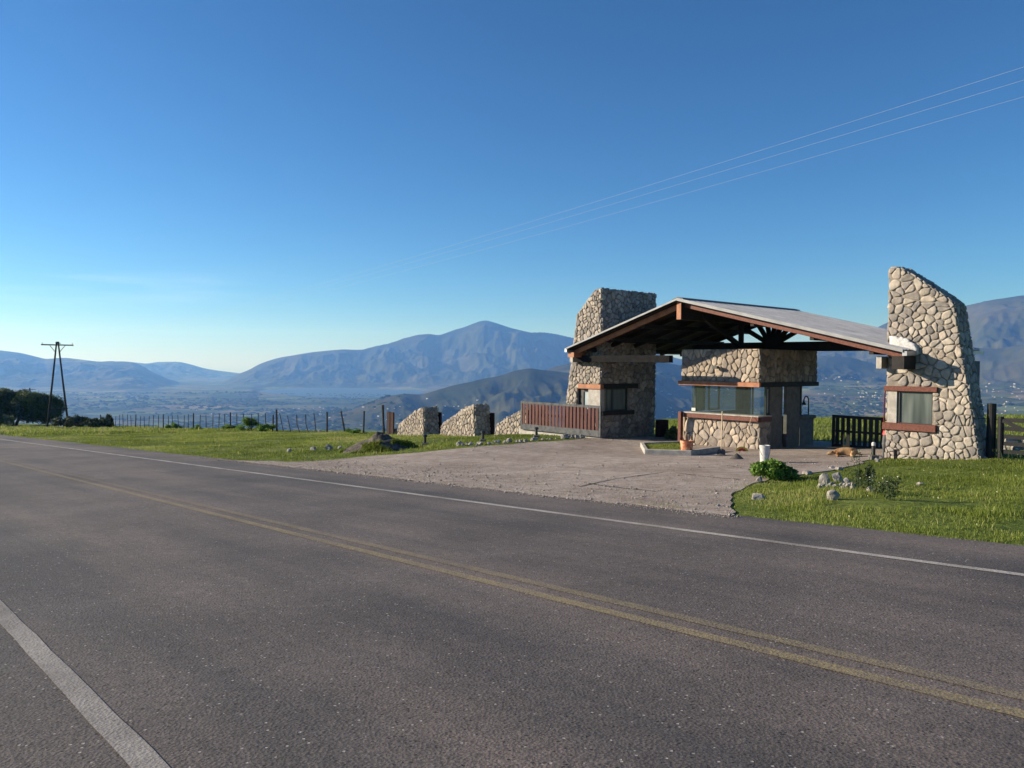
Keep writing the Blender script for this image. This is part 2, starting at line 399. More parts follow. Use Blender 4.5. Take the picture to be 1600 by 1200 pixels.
def paint(name, col, lo, hi, along=None):
    m = bpy.data.materials.new(name); m.use_nodes = True
    n, l, b, c, g, N, R, MX, vr = asphalt_nodes(m)
    mask = R(N(38, 5, rough=.75), [(lo, (0, 0, 0)), (hi, (1, 1, 1))])
    big = R(N(1.3, 4), [(.30, (.45, .45, .45)), (.6, (1, 1, 1))])
    mask = MX(mask, big, 1.0, 'MULTIPLY')
    if along:      # paint wears away further along the road
        sp = n.new('ShaderNodeSeparateXYZ'); l.new(vr.outputs[0], sp.inputs[0])
        mr = n.new('ShaderNodeMapRange'); mr.inputs[1].default_value = along[0]; mr.inputs[2].default_value = along[1]
        mr.inputs[3].default_value = 1; mr.inputs[4].default_value = along[2]; l.new(sp.outputs[0], mr.inputs[0])
        mask = MX((0, 0, 0), mask, mr.outputs[0])
    sp2 = n.new('ShaderNodeSeparateColor'); l.new(mask, sp2.inputs[0])
    pc = R(N(9, 4), [(.35, tuple(x * .82 for x in col)), (.65, col)])
    l.new(MX(c, pc, sp2.outputs[0]), b.inputs['Base Color'])
    return m
M_['asphalt'] = asphalt()
M_['whitepaint'] = paint('worn_white_paint', (.42, .40, .37), .30, .46)
M_['nearpaint'] = paint('worn_wide_white_paint', (.30, .285, .265), .30, .44)
M_['yellowpaint'] = paint('worn_yellow_paint', (.30, .245, .12), .34, .60, (6, 30, .40))
M_['yellowpaintfaint'] = paint('faded_yellow_paint', (.27, .225, .12), .36, .66, (4, 24, .35))

def pavement():
    m = bpy.data.materials.new('dusty_concrete'); m.use_nodes = True
    n, l = m.node_tree.nodes, m.node_tree.links; b = n['Principled BSDF']
    b.inputs['Roughness'].default_value = .92; b.inputs['Specular IOR Level'].default_value = .15
    g = n.new('ShaderNodeNewGeometry')
    def N(scale, det=3, rough=.6):
        t = n.new('ShaderNodeTexNoise'); t.inputs['Scale'].default_value = scale; t.inputs['Detail'].default_value = det; t.inputs['Roughness'].default_value = rough
        l.new(g.outputs['Position'], t.inputs['Vector']); return t.outputs['Fac']
    def R(src, stops):
        r = n.new('ShaderNodeValToRGB'); e = r.color_ramp.elements
        while len(e) < len(stops): e.new(.5)
        for k, (p, c) in enumerate(stops): e[k].position = p; e[k].color = (*c, 1)
        l.new(src, r.inputs[0]); return r.outputs['Color']
    def MX(a, b_, f, mode='MULTIPLY'):
        k = n.new('ShaderNodeMix'); k.data_type = 'RGBA'; k.blend_type = mode; k.inputs['Factor'].default_value = f
        l.new(a, k.inputs['A']); l.new(b_, k.inputs['B']); return k.outputs['Result']
    c = R(N(.5, 6), [(.34, (.27, .225, .195)), (.66, (.40, .35, .31))])
    c = MX(c, R(N(3.5, 5), [(.36, (.80, .78, .76)), (.60, (1.08, 1.08, 1.08))]), 1.0)
    c = MX(c, R(N(30, 4, .75), [(.34, (.62, .60, .58)), (.5, (1, 1, 1)), (.70, (1.3, 1.3, 1.3))]), .8)
    l.new(c, b.inputs['Base Color'])
    bp = n.new('ShaderNodeBump'); bp.inputs['Distance'].default_value = .02; bp.inputs['Strength'].default_value = .7
    l.new(N(22, 5, .75), bp.inputs['Height']); l.new(bp.outputs[0], b.inputs['Normal'])
    return m
M_['pavement'] = pavement()

def ground_mat():
    m = bpy.data.materials.new('meadow_ground'); m.use_nodes = True
    n, l = m.node_tree.nodes, m.node_tree.links; b = n['Principled BSDF']
    b.inputs['Roughness'].default_value = .95; b.inputs['Specular IOR Level'].default_value = .1
    g = n.new('ShaderNodeNewGeometry')
    def N(scale, det=4, rough=.6):
        t = n.new('ShaderNodeTexNoise'); t.inputs['Scale'].default_value = scale; t.inputs['Detail'].default_value = det; t.inputs['Roughness'].default_value = rough
        l.new(g.outputs['Position'], t.inputs['Vector']); return t.outputs['Fac']
    def R(src, stops):
        r = n.new('ShaderNodeValToRGB'); e = r.color_ramp.elements
        while len(e) < len(stops): e.new(.5)
        for k, (p, c) in enumerate(stops): e[k].position = p; e[k].color = (*c, 1)
        l.new(src, r.inputs[0]); return r.outputs['Color']
    def MX(a, b_, f, mode='MULTIPLY'):
        k = n.new('ShaderNodeMix'); k.data_type = 'RGBA'; k.blend_type = mode; k.inputs['Factor'].default_value = f
        l.new(a, k.inputs['A']); l.new(b_, k.inputs['B']); return k.outputs['Result']
    c = R(N(.35, 6), [(.30, (.070, .105, .018)), (.55, (.125, .165, .034)), (.72, (.175, .180, .058))])
    c = MX(c, R(N(5, 5, .7), [(.33, (.55, .60, .5)), (.62, (1.25, 1.2, 1.2))]), 1.0)
    c = MX(c, R(N(1.1, 6, .7), [(.54, (1, 1, 1)), (.66, (1.35, 1.2, 1.4))]), 1.0)
    l.new(c, b.inputs['Base Color'])
    bp = n.new('ShaderNodeBump'); bp.inputs['Distance'].default_value = .06
    l.new(N(9, 5, .7), bp.inputs['Height']); l.new(bp.outputs[0], b.inputs['Normal'])
    return m
M_['ground'] = ground_mat()

def hills_mat():
    m = bpy.data.materials.new('mountain_and_valley'); m.use_nodes = True
    n, l = m.node_tree.nodes, m.node_tree.links; b = n['Principled BSDF']
    b.inputs['Roughness'].default_value = .95; b.inputs['Specular IOR Level'].default_value = .05
    g = n.new('ShaderNodeNewGeometry')
    def N(scale, det=4, rough=.6, vec=None):
        t = n.new('ShaderNodeTexNoise'); t.inputs['Scale'].default_value = scale; t.inputs['Detail'].default_value = det; t.inputs['Roughness'].default_value = rough
        l.new(vec or g.outputs['Position'], t.inputs['Vector']); return t.outputs['Fac']
    def R(src, stops):
        r = n.new('ShaderNodeValToRGB'); e = r.color_ramp.elements
        while len(e) < len(stops): e.new(.5)
        for k, (p, c) in enumerate(stops): e[k].position = p; e[k].color = (*c, 1)
        l.new(src, r.inputs[0]); return r.outputs['Color']
    def MX(a, b_, f, mode='MIX'):
        k = n.new('ShaderNodeMix'); k.data_type = 'RGBA'; k.blend_type = mode
        if isinstance(f, float): k.inputs['Factor'].default_value = f
        else: l.new(f, k.inputs['Factor'])
        l.new(a, k.inputs['A']); l.new(b_, k.inputs['B']); return k.outputs['Result']
    hill = R(N(.0016, 8, .62), [(.34, (.026, .036, .016)), (.5, (.050, .057, .028)), (.66, (.080, .074, .046))])
    hill = MX(hill, R(N(.011, 6, .7), [(.36, (.62, .68, .62)), (.58, (1.15, 1.12, 1.1))]), 1.0, 'MULTIPLY')
    mpn = n.new('ShaderNodeMapping'); mpn.inputs['Scale'].default_value = (.0026, .0019, 0); mpn.inputs['Rotation'].default_value = (0, 0, .5)
    l.new(g.outputs['Position'], mpn.inputs[0])
    vo = n.new('ShaderNodeTexVoronoi'); vo.inputs['Scale'].default_value = 1.6; l.new(mpn.outputs[0], vo.inputs['Vector'])
    sc_ = n.new('ShaderNodeSeparateColor'); l.new(vo.outputs['Color'], sc_.inputs[0])
    fld = R(sc_.outputs[0], [(0, (.038, .058, .026)), (.3, (.070, .092, .038)), (.5, (.10, .125, .05)), (.66, (.15, .12, .085)), (.80, (.06, .080, .035)), (.93, (.17, .21, .07)), (1, (.20, .17, .12))])
    fld = MX(fld, R(N(.006, 7, .68), [(.40, (.50, .58, .55)), (.58, (1.15, 1.15, 1.1))]), 1.0, 'MULTIPLY')
    sp = n.new('ShaderNodeSeparateXYZ'); l.new(g.outputs['Position'], sp.inputs[0])
    sn = n.new('ShaderNodeSeparateXYZ'); l.new(g.outputs['True Normal'], sn.inputs[0])
    mr = n.new('ShaderNodeMapRange'); mr.inputs[1].default_value = .994; mr.inputs[2].default_value = .980
    l.new(sn.outputs[2], mr.inputs[0])
    c = MX(fld, hill, mr.outputs[0])
    l.new(c, b.inputs['Base Color'])
    return m
M_['hills'] = hills_mat()
def water_mat():
    m = bpy.data.materials.new('lake_water'); m.use_nodes = True
    b = m.node_tree.nodes['Principled BSDF']
    b.inputs['Base Color'].default_value = (.07, .115, .16, 1); b.inputs['Specular IOR Level'].default_value = .12; b.inputs['Roughness'].default_value = .5; b.inputs['IOR'].default_value = 1.33
    return m
M_['water'] = water_mat()

# ------------------------------------------------------------------ mesh builder
class MB:
    def __init__(s): s.v = []; s.f = []; s.c = []; s.hascol = False
    def face(s, pts, col=None):
        i = len(s.v); s.v += [tuple(p) for p in pts]; s.f.append(tuple(range(i, i + len(pts)))); s.c.append(col)
    def grid(s, rows, close=False, col=None, cap=False):
        i0 = len(s.v); m = len(rows[0])
        for r in rows: s.v += [tuple(p) for p in r]
        for a in range(len(rows) - 1):
            for b in range(m if close else m - 1):
                c = (b + 1) % m
                s.f.append((i0 + a * m + b, i0 + a * m + c, i0 + (a + 1) * m + c, i0 + (a + 1) * m + b)); s.c.append(col)
        if cap:
            s.f.append(tuple(i0 + k for k in reversed(range(m)))); s.c.append(col)
            k0 = i0 + (len(rows) - 1) * m
            s.f.append(tuple(k0 + k for k in range(m))); s.c.append(col)
        return i0
    def hexa(s, p, col=None):
        i = len(s.v); s.v += [tuple(q) for q in p]
        for f in ((0, 3, 2, 1), (4, 5, 6, 7), (0, 1, 5, 4), (1, 2, 6, 5), (2, 3, 7, 6), (3, 0, 4, 7)):
            s.f.append(tuple(i + k for k in f)); s.c.append(col)
    def box(s, o, a, b, c, col=None):
        """o corner, a b c edge vectors"""
        o, a, b, c = Vector(o), Vector(a), Vector(b), Vector(c)
        s.hexa([o, o + a, o + a + b, o + b, o + c, o + a + c, o + a + b + c, o + b + c], col)
    def sbox(s, s0, s1, q0, q1, z0, z1, col=None):
        s.box(S(s0, q0, z0), E3 * (s1 - s0), N3 * (q1 - q0), Z3 * (z1 - z0), col)
    def prism(s, poly, vec, col=None):
        poly = [Vector(p) for p in poly]; vec = Vector(vec)
        s.grid([poly, [p + vec for p in poly]], True, col, True)
    def bar(s, p, q, w, h, up=Z3, col=None):
        p, q = Vector(p), Vector(q); d = (q - p).normalized()
        sd_ = d.cross(Vector(up));
        if sd_.length < 1e-4: sd_ = Vector((1, 0, 0))
        sd_.normalize(); u_ = sd_.cross(d).normalized()
        o = p - sd_ * w / 2 - u_ * h / 2
        s.box(o, sd_ * w, q - p, u_ * h, col)
    def tube(s, pts, rad, seg=8, col=None, cap=True):
        pts = [Vector(p) for p in pts]
        if not isinstance(rad, (list, tuple)): rad = [rad] * len(pts)
        rows = []; ref = None
        for k, p in enumerate(pts):
            d = (pts[min(k + 1, len(pts) - 1)] - pts[max(k - 1, 0)]).normalized()
            if ref is None:
                ref = Vector((0, 0, 1)) if abs(d.z) < .9 else Vector((1, 0, 0))
            a = d.cross(ref).normalized(); b = a.cross(d).normalized(); ref = b
            rows.append([p + (a * math.cos(2 * PI * j / seg) + b * math.sin(2 * PI * j / seg)) * rad[k] for j in range(seg)])
        s.grid(rows, True, col, cap)
    def lathe(s, base, prof, seg=20, col=None, cap=True):
        base = Vector(base)
        s.grid([[base + Vector((math.cos(2 * PI * j / seg) * r, math.sin(2 * PI * j / seg) * r, z)) for j in range(seg)] for r, z in prof], True, col, cap)
    def blob(s, c, rad, seed=0, rough=.25, sub=2, col=None, flat=0):
        bm = bmesh.new(); bmesh.ops.create_icosphere(bm, subdivisions=sub, radius=1)
        c = Vector(c); i0 = len(s.v)
        rx, ry, rz = rad
        for v in bm.verts:
            n_ = mnoise.noise(v.co * 1.3 + Vector((seed * 7.1, seed * 3.3, seed))) * rough * 1.6 + mnoise.noise(v.co * 3.1 + Vector((seed, 0, seed * 5))) * rough * .6
            p = v.co * (1 + n_)
            if flat and p.z < -flat: p.z = -flat
            s.v.append((c.x + p.x * rx, c.y + p.y * ry, c.z + p.z * rz))
        for f in bm.faces:
            s.f.append(tuple(i0 + v.index for v in f.verts)); s.c.append(col)
        bm.free()
    def build(s, name, m, parent=None, smooth=False, bevel=0, loc=None):
        o0 = Vector(parent.location) if parent is not None else (Vector(loc) if loc is not None else Vector((0, 0, 0)))
        if parent is not None and parent.parent is not None:
            o0 = ABS[parent.name]
        me = bpy.data.meshes.new(name)
        vv = np.array(s.v, float) - np.array(o0)
        me.from_pydata(vv.tolist(), [], s.f)
        if any(c is not None for c in s.c):
            at = me.color_attributes.new('Col', 'FLOAT_COLOR', 'CORNER')
            arr = np.ones((len(me.loops), 4)); k = 0
            for f, c in zip(s.f, s.c):
                if c is not None: arr[k:k + len(f), :3] = c
                k += len(f)
            at.data.foreach_set('color', arr.ravel())
        me.materials.append(M_[m] if isinstance(m, str) else m)
        me.update()
        bm = bmesh.new(); bm.from_mesh(me); bmesh.ops.recalc_face_normals(bm, faces=bm.faces); bm.to_mesh(me); bm.free()
        if smooth:
            me.polygons.foreach_set('use_smooth', [True] * len(me.polygons))
        o = bpy.data.objects.new(name, me); COL.objects.link(o)
        if parent is not None: o.parent = parent
        elif loc is not None: o.location = Vector(loc)
        ABS[o.name] = Vector(o0)
        if bevel:
            bv = o.modifiers.new('bevel', 'BEVEL'); bv.width = bevel; bv.segments = 1; bv.limit_method = 'ANGLE'
        return o
ABS = {}
def thing(name, label, cat, loc, group=None):
    o = bpy.data.objects.new(name, None); COL.objects.link(o)
    o.location = Vector(loc); o.empty_display_size = .3
    o['label'] = label; o['category'] = cat
    if group: o['group'] = group
    ABS[o.name] = Vector(loc)
    return o
def tag(o, label, cat, group=None):
    o['label'] = label; o['category'] = cat
    if group: o['group'] = group
    return o
def kind(o, k, label=None):
    o['kind'] = k
    if label: o['label'] = label
    return o
def np_mesh(name, verts, faces, m, cols=None, smooth=False, loc=(0, 0, 0)):
    """faces: (n,k) array"""
    me = bpy.data.meshes.new(name); nv = len(verts); nf, k = faces.shape
    me.vertices.add(nv); me.vertices.foreach_set('co', (np.asarray(verts, np.float64) - np.array(loc)).astype(np.float32).ravel())
    me.loops.add(nf * k); me.loops.foreach_set('vertex_index', faces.astype(np.int32).ravel())
    me.polygons.add(nf); me.polygons.foreach_set('loop_start', np.arange(0, nf * k, k, dtype=np.int32))
    me.update(calc_edges=True); me.validate()
    if cols is not None:
        at = me.color_attributes.new('Col', 'FLOAT_COLOR', 'POINT')
        a = np.ones((nv, 4), np.float32); a[:, :3] = cols if cols.ndim == 2 else cols[:, None]
        at.data.foreach_set('color', a.ravel())
    me.materials.append(M_[m] if isinstance(m, str) else m)
    if smooth: me.polygons.foreach_set('use_smooth', np.ones(nf, bool))
    o = bpy.data.objects.new(name, me); COL.objects.link(o); o.location = loc
    ABS[o.name] = Vector(loc)
    return o

# ------------------------------------------------------------------ ground sheet out to the horizon
t0, t1 = th_u(-60), th_u(1680)
az = np.concatenate([np.linspace(t0, t1, 1150), np.linspace(t1, t0 + 2 * PI, 110)[1:-1]])
rs = np.concatenate([[0.01, 1, 2, 4], np.arange(6, 60, .6), np.arange(60, 130, 1.6), np.geomspace(130, 3000, 120)[1:], np.geomspace(3000, 15500, 520)[1:]])
THm, Rm = np.meshgrid(az, rs)
XX, YY = Rm * np.sin(THm), Rm * np.cos(THm)
ZZ = ground_z(XX, YY)
# pavement outline (photograph survey), used for masking too
pave_px = [(350, 719.6), (400, 721), (450, 722), (483, 721.5), (520, 718.5), (580, 713.5), (640, 709), (715, 701.5), (800, 695), (880, 689), (925, 685), (938, 684)]
pave_L = [G(u, v) for u, v in pave_px]
pave_px2 = [(1384, 717), (1359, 720), (1334, 727), (1303, 734), (1262, 741), (1230, 745), (1194, 751), (1172, 757), (1154, 764), (1140, 772), (1134, 781), (1134, 793), (1141, 806)]
pave_R = [G(u, v) for u, v in pave_px2]
inner = [S(-10.4, 1.0, 0), S(-10.4, 7.4, 0), S(.2, 7.4, 0), S(.2, 1.0, 0)]
EDGE = 9.72
def on_edge(p):
    k = EDGE - .03 - off_of(p.x, p.y); return Vector((p.x + NX * k, p.y + NY * k, 0))
def wob(L, seed):
    out = []
    for i in range(len(L) - 1):
        a, b = L[i], L[i + 1]; n_ = max(1, int((b - a).length / .25)); d = (b - a).normalized(); sd_ = Vector((-d.y, d.x, 0))
        for j in range(n_):
            p = a.lerp(b, j / n_)
            w_ = (float(fbm(np.array([p.x * 1.1]), np.array([p.y * 1.1]), 4, seed)[0]) - .5) * .42
            out.append(p + sd_ * w_ * (0 if (i == 0 and j == 0) else 1))
    return out + [L[-1]]
pave_L, pave_R = wob(pave_L, 3), wob(pave_R, 4)
_a, _b = on_edge(pave_R[-1]), on_edge(pave_L[0]); _n = int((_b - _a).length / .14); lip = []
for i in range(_n + 1):
    p = _a.lerp(_b, i / _n); w_ = -.02 - .42 * max(0, float(fbm(np.array([i * .23]), np.array([.7]), 4, 8)[0]) - .40) + random.uniform(-.02, .02)
    lip.append(Vector((p.x + NX * w_, p.y + NY * w_, 0)))
pave_poly = pave_L + inner + pave_R + lip
PP = np.array([(p.x, p.y) for p in pave_poly])
def in_poly(x, y, P=PP):
    x = np.asarray(x); y = np.asarray(y); c = np.zeros(x.shape, bool); n = len(P)
    for i in range(n):
        x1, y1 = P[i]; x2, y2 = P[(i + 1) % n]
        if y1 == y2: continue
        k = ((y1 > y) != (y2 > y)) & (x < (x2 - x1) * (y - y1) / (y2 - y1) + x1)
        c ^= k
    return c
def dist_poly(x, y, P=PP):
    d = np.full(np.shape(x), 1e9); n = len(P)
    for i in range(n):
        x1, y1 = P[i]; x2, y2 = P[(i + 1) % n]
        dx, dy = x2 - x1, y2 - y1; L = dx * dx + dy * dy + 1e-9
        t = np.clip(((x - x1) * dx + (y - y1) * dy) / L, 0, 1)
        d = np.minimum(d, np.hypot(x - x1 - t * dx, y - y1 - t * dy))
    return d
def lumps(x, y):
    """small lumps of the turf, nothing under road and pavement"""
    off = off_of(x, y)
    k = smooth(9.8, 11.2, off) * (1 - in_poly(x, y)) * smooth(0, 1.2, dist_poly(x, y)) * smooth(40, 25, np.abs(off - 15))
    return k * (.16 * (fbm(x / 2.6, y / 2.6, 3, 5) - .42) + .05 * (fbm(x / .6, y / .6, 2, 9) - .5))
def turf(x, y):
    return near_z(x, y) + lumps(x, y)
nr = Rm < 75
ZZ[nr] += lumps(XX[nr], YY[nr])
ZZ[(XX * NX + YY * NY < -3.2) & (Rm < 40)] -= 0.02
nA = len(az)
def sheet(i0, i1):
    idx = np.arange(len(rs) * nA).reshape(len(rs), nA)
    a = idx[i0:i1 - 1]; b = idx[i0 + 1:i1]
    f = np.stack([a, b, np.roll(b, -1, 1), np.roll(a, -1, 1)], -1).reshape(-1, 4)
    lo = i0 * nA
    V = np.stack([XX, YY, ZZ], -1).reshape(-1, 3)[lo:i1 * nA]
    return V, f - lo
ksplit = int(np.searchsorted(rs, 900))
V, Fc = sheet(0, ksplit + 1)
kind(np_mesh('ground', V, Fc, 'ground', smooth=True), 'structure', 'green meadow ground on both sides of the gatehouse')
V, Fc = sheet(ksplit, len(rs))
kind(np_mesh('hills', V, Fc, 'hills', smooth=True), 'structure', 'hazy valley floor with blue mountains round it')
def far_hit(u, v, r0=1600, r1=14000, n=900):
    q = ray(u, v); h = math.hypot(q[0], q[1])
    r = np.geomspace(r0, r1, n); x, y = q[0] / h * r, q[1] / h * r
    z = CZ + q[2] / h * r; g = ground_z(x, y)
    k = np.nonzero(z < g)[0]
    if len(k) == 0: return None
    k = k[0]; return Vector((x[k], y[k], g[k]))
# lake
w = MB()
lk = [(398,611),(440,607.5),(500,606),(560,606.5),(600,608),(640,609.5),(668,612),(655,616),(620,619.5),(560,622),(500,621),(455,618),(425,614.5)]
LZ = FLOOR + 1.0
pts = []
for u, v in lk:
    q = ray(u, v); t = (LZ - CZ) / q[2]; pts.append(Vector((q[0] * t, q[1] * t, LZ)))
w.face(pts)
kind(w.build('water', 'water'), 'structure', 'pale blue lake lying in the valley')

# ------------------------------------------------------------------ road, markings, pavement
def RP(t, off, dz=0):
    x, y = DX * t + NX * off, DY * t + NY * off
    return Vector((x, y, GA * x + GB * y + dz))
rd = MB()
ts = np.arange(-60, 141, .8)
for a, b in ((-3.2, -1), (-1, 9.4)):
    pass
rows = []
for t in ts:
    jag = .07 * (float(fbm(np.array([t * .9]), np.array([3.1]), 3, 21)[0]) - .5) * 2
    rows.append([RP(t, -3.2, .012), RP(t, 3, .012), RP(t, EDGE + jag, .012)])
rd.grid(rows)
kind(rd.build('road', 'asphalt'), 'structure', 'worn asphalt country road')
def stripe(name, off0, off1, m, label, tt=(-40, 105)):
    k = MB(); rr = []
    for t in np.arange(tt[0], tt[1], .25 if tt[1] < 200 else 1):
        j = .003 * math.sin(t * 5.3) + .002 * math.sin(t * 17.1 + off0)
        rr.append([RP(t, off0 + j, .017), RP(t, off1 + .7 * j, .017)])
    k.grid(rr); return kind(k.build(name, m), 'structure', label)
def off_px(u, v):
    q = ray(u, v); t = -CZ / (q[2] - GA * q[0] - GB * q[1]); return off_of(q[0] * t, q[1] * t)
o = off_px(231, 1200); stripe('road_edge_line', off_px(262, 1200), off_px(199, 1200), 'nearpaint', 'wide worn white edge line in the near corner')
a, b = off_px(1400, 1070 - 4), off_px(1400, 1070 + 6)
yl = off_px(800, 921); yu = off_px(800, 905)
stripe('road_centre_line', yl - .06, yl + .06, 'yellowpaint', 'nearer yellow line of the double centre line')
stripe('road_centre_line', yu - .06, yu + .06, 'yellowpaintfaint', 'farther and more faded yellow centre line')
wl2 = off_px(1100, 834)
stripe('road_edge_line', wl2 - .06, wl2 + .06, 'whitepaint', 'thin white edge line along the far side')
# pavement sheet
bm = bmesh.new()
x0, y0 = PP.min(0) - .5; x1, y1 = PP.max(0) + .5
pv = MB(); st = .45
nx, ny = int((x1 - x0) / st) + 1, int((y1 - y0) / st) + 1
gx, gy = np.meshgrid(x0 + st * np.arange(nx + 1), y0 + st * np.arange(ny + 1))
bm = bmesh.new(); poly = [bm.verts.new((p.x, p.y, 0)) for p in pave_poly]; bm.faces.new(poly)
for k in range(nx + 1):
    bmesh.ops.bisect_plane(bm, geom=bm.verts[:] + bm.edges[:] + bm.faces[:], plane_co=(x0 + st * k, 0, 0), plane_no=(1, 0, 0))
for k in range(ny + 1):
    bmesh.ops.bisect_plane(bm, geom=bm.verts[:] + bm.edges[:] + bm.faces[:], plane_co=(0, y0 + st * k, 0), plane_no=(0, 1, 0))
for v in bm.verts: v.co.z = gz(v.co.x, v.co.y) + .018
be_ = [e for e in bm.edges if len(e.link_faces) == 1]
ex9 = bmesh.ops.extrude_edge_only(bm, edges=be_)
for g9 in ex9['geom']:
    if isinstance(g9, bmesh.types.BMVert): g9.co.z -= .14
bmesh.ops.recalc_face_normals(bm, faces=bm.faces)
me = bpy.data.meshes.new('pavement'); bm.to_mesh(me); bm.free(); me.materials.append(M_['pavement'])
po = bpy.data.objects.new('pavement', me); COL.objects.link(po); kind(po, 'structure', 'dusty concrete and gravel driveway apron')
# joint lines and gravelly lip
def crack(name, px, w_, m='soil', seed=0):
    k = MB(); rr = []; pts_ = []
    for i in range(len(px) - 1):
        a_, b_ = G(*px[i]), G(*px[i + 1]); n_ = max(2, int((b_ - a_).length / .12))
        pts_ += [a_.lerp(b_, j / n_) for j in range(n_)]
    for i in range(len(pts_) - 1):
        d = (pts_[i + 1] - pts_[i]).normalized(); sd_ = Vector((-d.y, d.x, 0))
        ww = w_ * (.2 + 1.5 * float(fbm(np.array([i * .21]), np.array([seed + .5]), 3, seed)[0]) ** 1.5)
        j = (random.random() - .5) * w_ * .6; p = pts_[i] + sd_ * j
        z = gz(p.x, p.y) + .023
        rr.append([Vector((p.x - sd_.x * ww, p.y - sd_.y * ww, z)), Vector((p.x + sd_.x * ww, p.y + sd_.y * ww, z))])
    k.grid(rr); return kind(k.build(name, m), 'structure', 'dark grassy joint in the concrete apron')
crack('pavement_joint', [(905, 762), (960, 750), (1010, 743), (1045, 738.5)], .035, seed=2)
crack('pavement_joint', [(1055, 740), (1110, 747), (1170, 752)], .035, seed=3)
crack('pavement_joint', [(915, 756), (960, 763), (1010, 768), (1045, 772)], .045, seed=4)
crack('pavement_joint', [(1135, 728), (1165, 734), (1190, 737)], .03, seed=5)

# pebbles on the apron (nobody could count them)
def pebbles(name, pts_, sizes, cols, m='pebble', label=None):
    base = np.array([(1, 0, 0), (-1, 0, 0), (0, 1, 0), (0, -1, 0), (0, 0, .8), (0, 0, -.6)])
    tri = np.array([(0, 2, 4), (2, 1, 4), (1, 3, 4), (3, 0, 4), (2, 0, 5), (1, 2, 5), (3, 1, 5), (0, 3, 5)])
    n_ = len(pts_); ang = RNG.uniform(0, 2 * PI, n_); sc_ = sizes[:, None] * RNG.uniform(.6, 1.3, (n_, 3)); sc_[:, 2] *= .8
    b = base[None] * sc_[:, None]; b = b + RNG.normal(0, .12, b.shape) * sizes[:, None, None]
    c_, s_ = np.cos(ang)[:, None], np.sin(ang)[:, None]
    v = np.stack([b[..., 0] * c_ - b[..., 1] * s_, b[..., 0] * s_ + b[..., 1] * c_, b[..., 2]], -1) + pts_[:, None]
    f = (tri[None] + (np.arange(n_) * 6)[:, None, None]).reshape(-1, 3)
    return kind(np_mesh(name, v.reshape(-1, 3), f, m, np.repeat(cols, 6, 0)), 'stuff', label)
n_ = 190000
px_ = RNG.uniform(PP[:, 0].min(), PP[:, 0].max(), n_); py_ = RNG.uniform(PP[:, 1].min(), PP[:, 1].max(), n_)
ins = in_poly(px_, py_); of = off_of(px_, py_); s__ = s_of(px_, py_)
dens = .05 + .95 * smooth(13.2, 10.2, of) + .55 * smooth(17.5, 13.5, of) * smooth(-9, -2, s__) * (fbm(px_ / 1.2, py_ / 1.2, 3, 77) > .47) + .35 * (fbm(px_ / 2.2, py_ / 2.2, 3, 79) > .60)
keep = ins & (RNG.random(n_) < dens) & (of < OFF0 + 1)
n2_ = 6000; t2 = RNG.uniform(t_of(_a.x, _a.y) - .2, t_of(_b.x, _b.y) + 2, n2_); o2 = 9.62 - np.abs(RNG.normal(0, .16, n2_)); ex_, ey_ = DX * t2 + NX * o2, DY * t2 + NY * o2
px_, py_ = np.concatenate([px_[keep], ex_]), np.concatenate([py_[keep], ey_])
sz = RNG.uniform(.004, .013, len(px_)) * (1 + 1.6 * (RNG.random(len(px_)) > .97))
tone = RNG.uniform(.20, .42, len(px_))
cc = np.stack([tone * 1.04, tone * .95, tone * .86], -1)
pebbles('gravel', np.stack([px_, py_, near_z(px_, py_) + np.where(off_of(px_, py_) < 9.66, .014, .018) + sz * .3], -1), sz, cc, label='loose gravel scattered over the concrete apron')

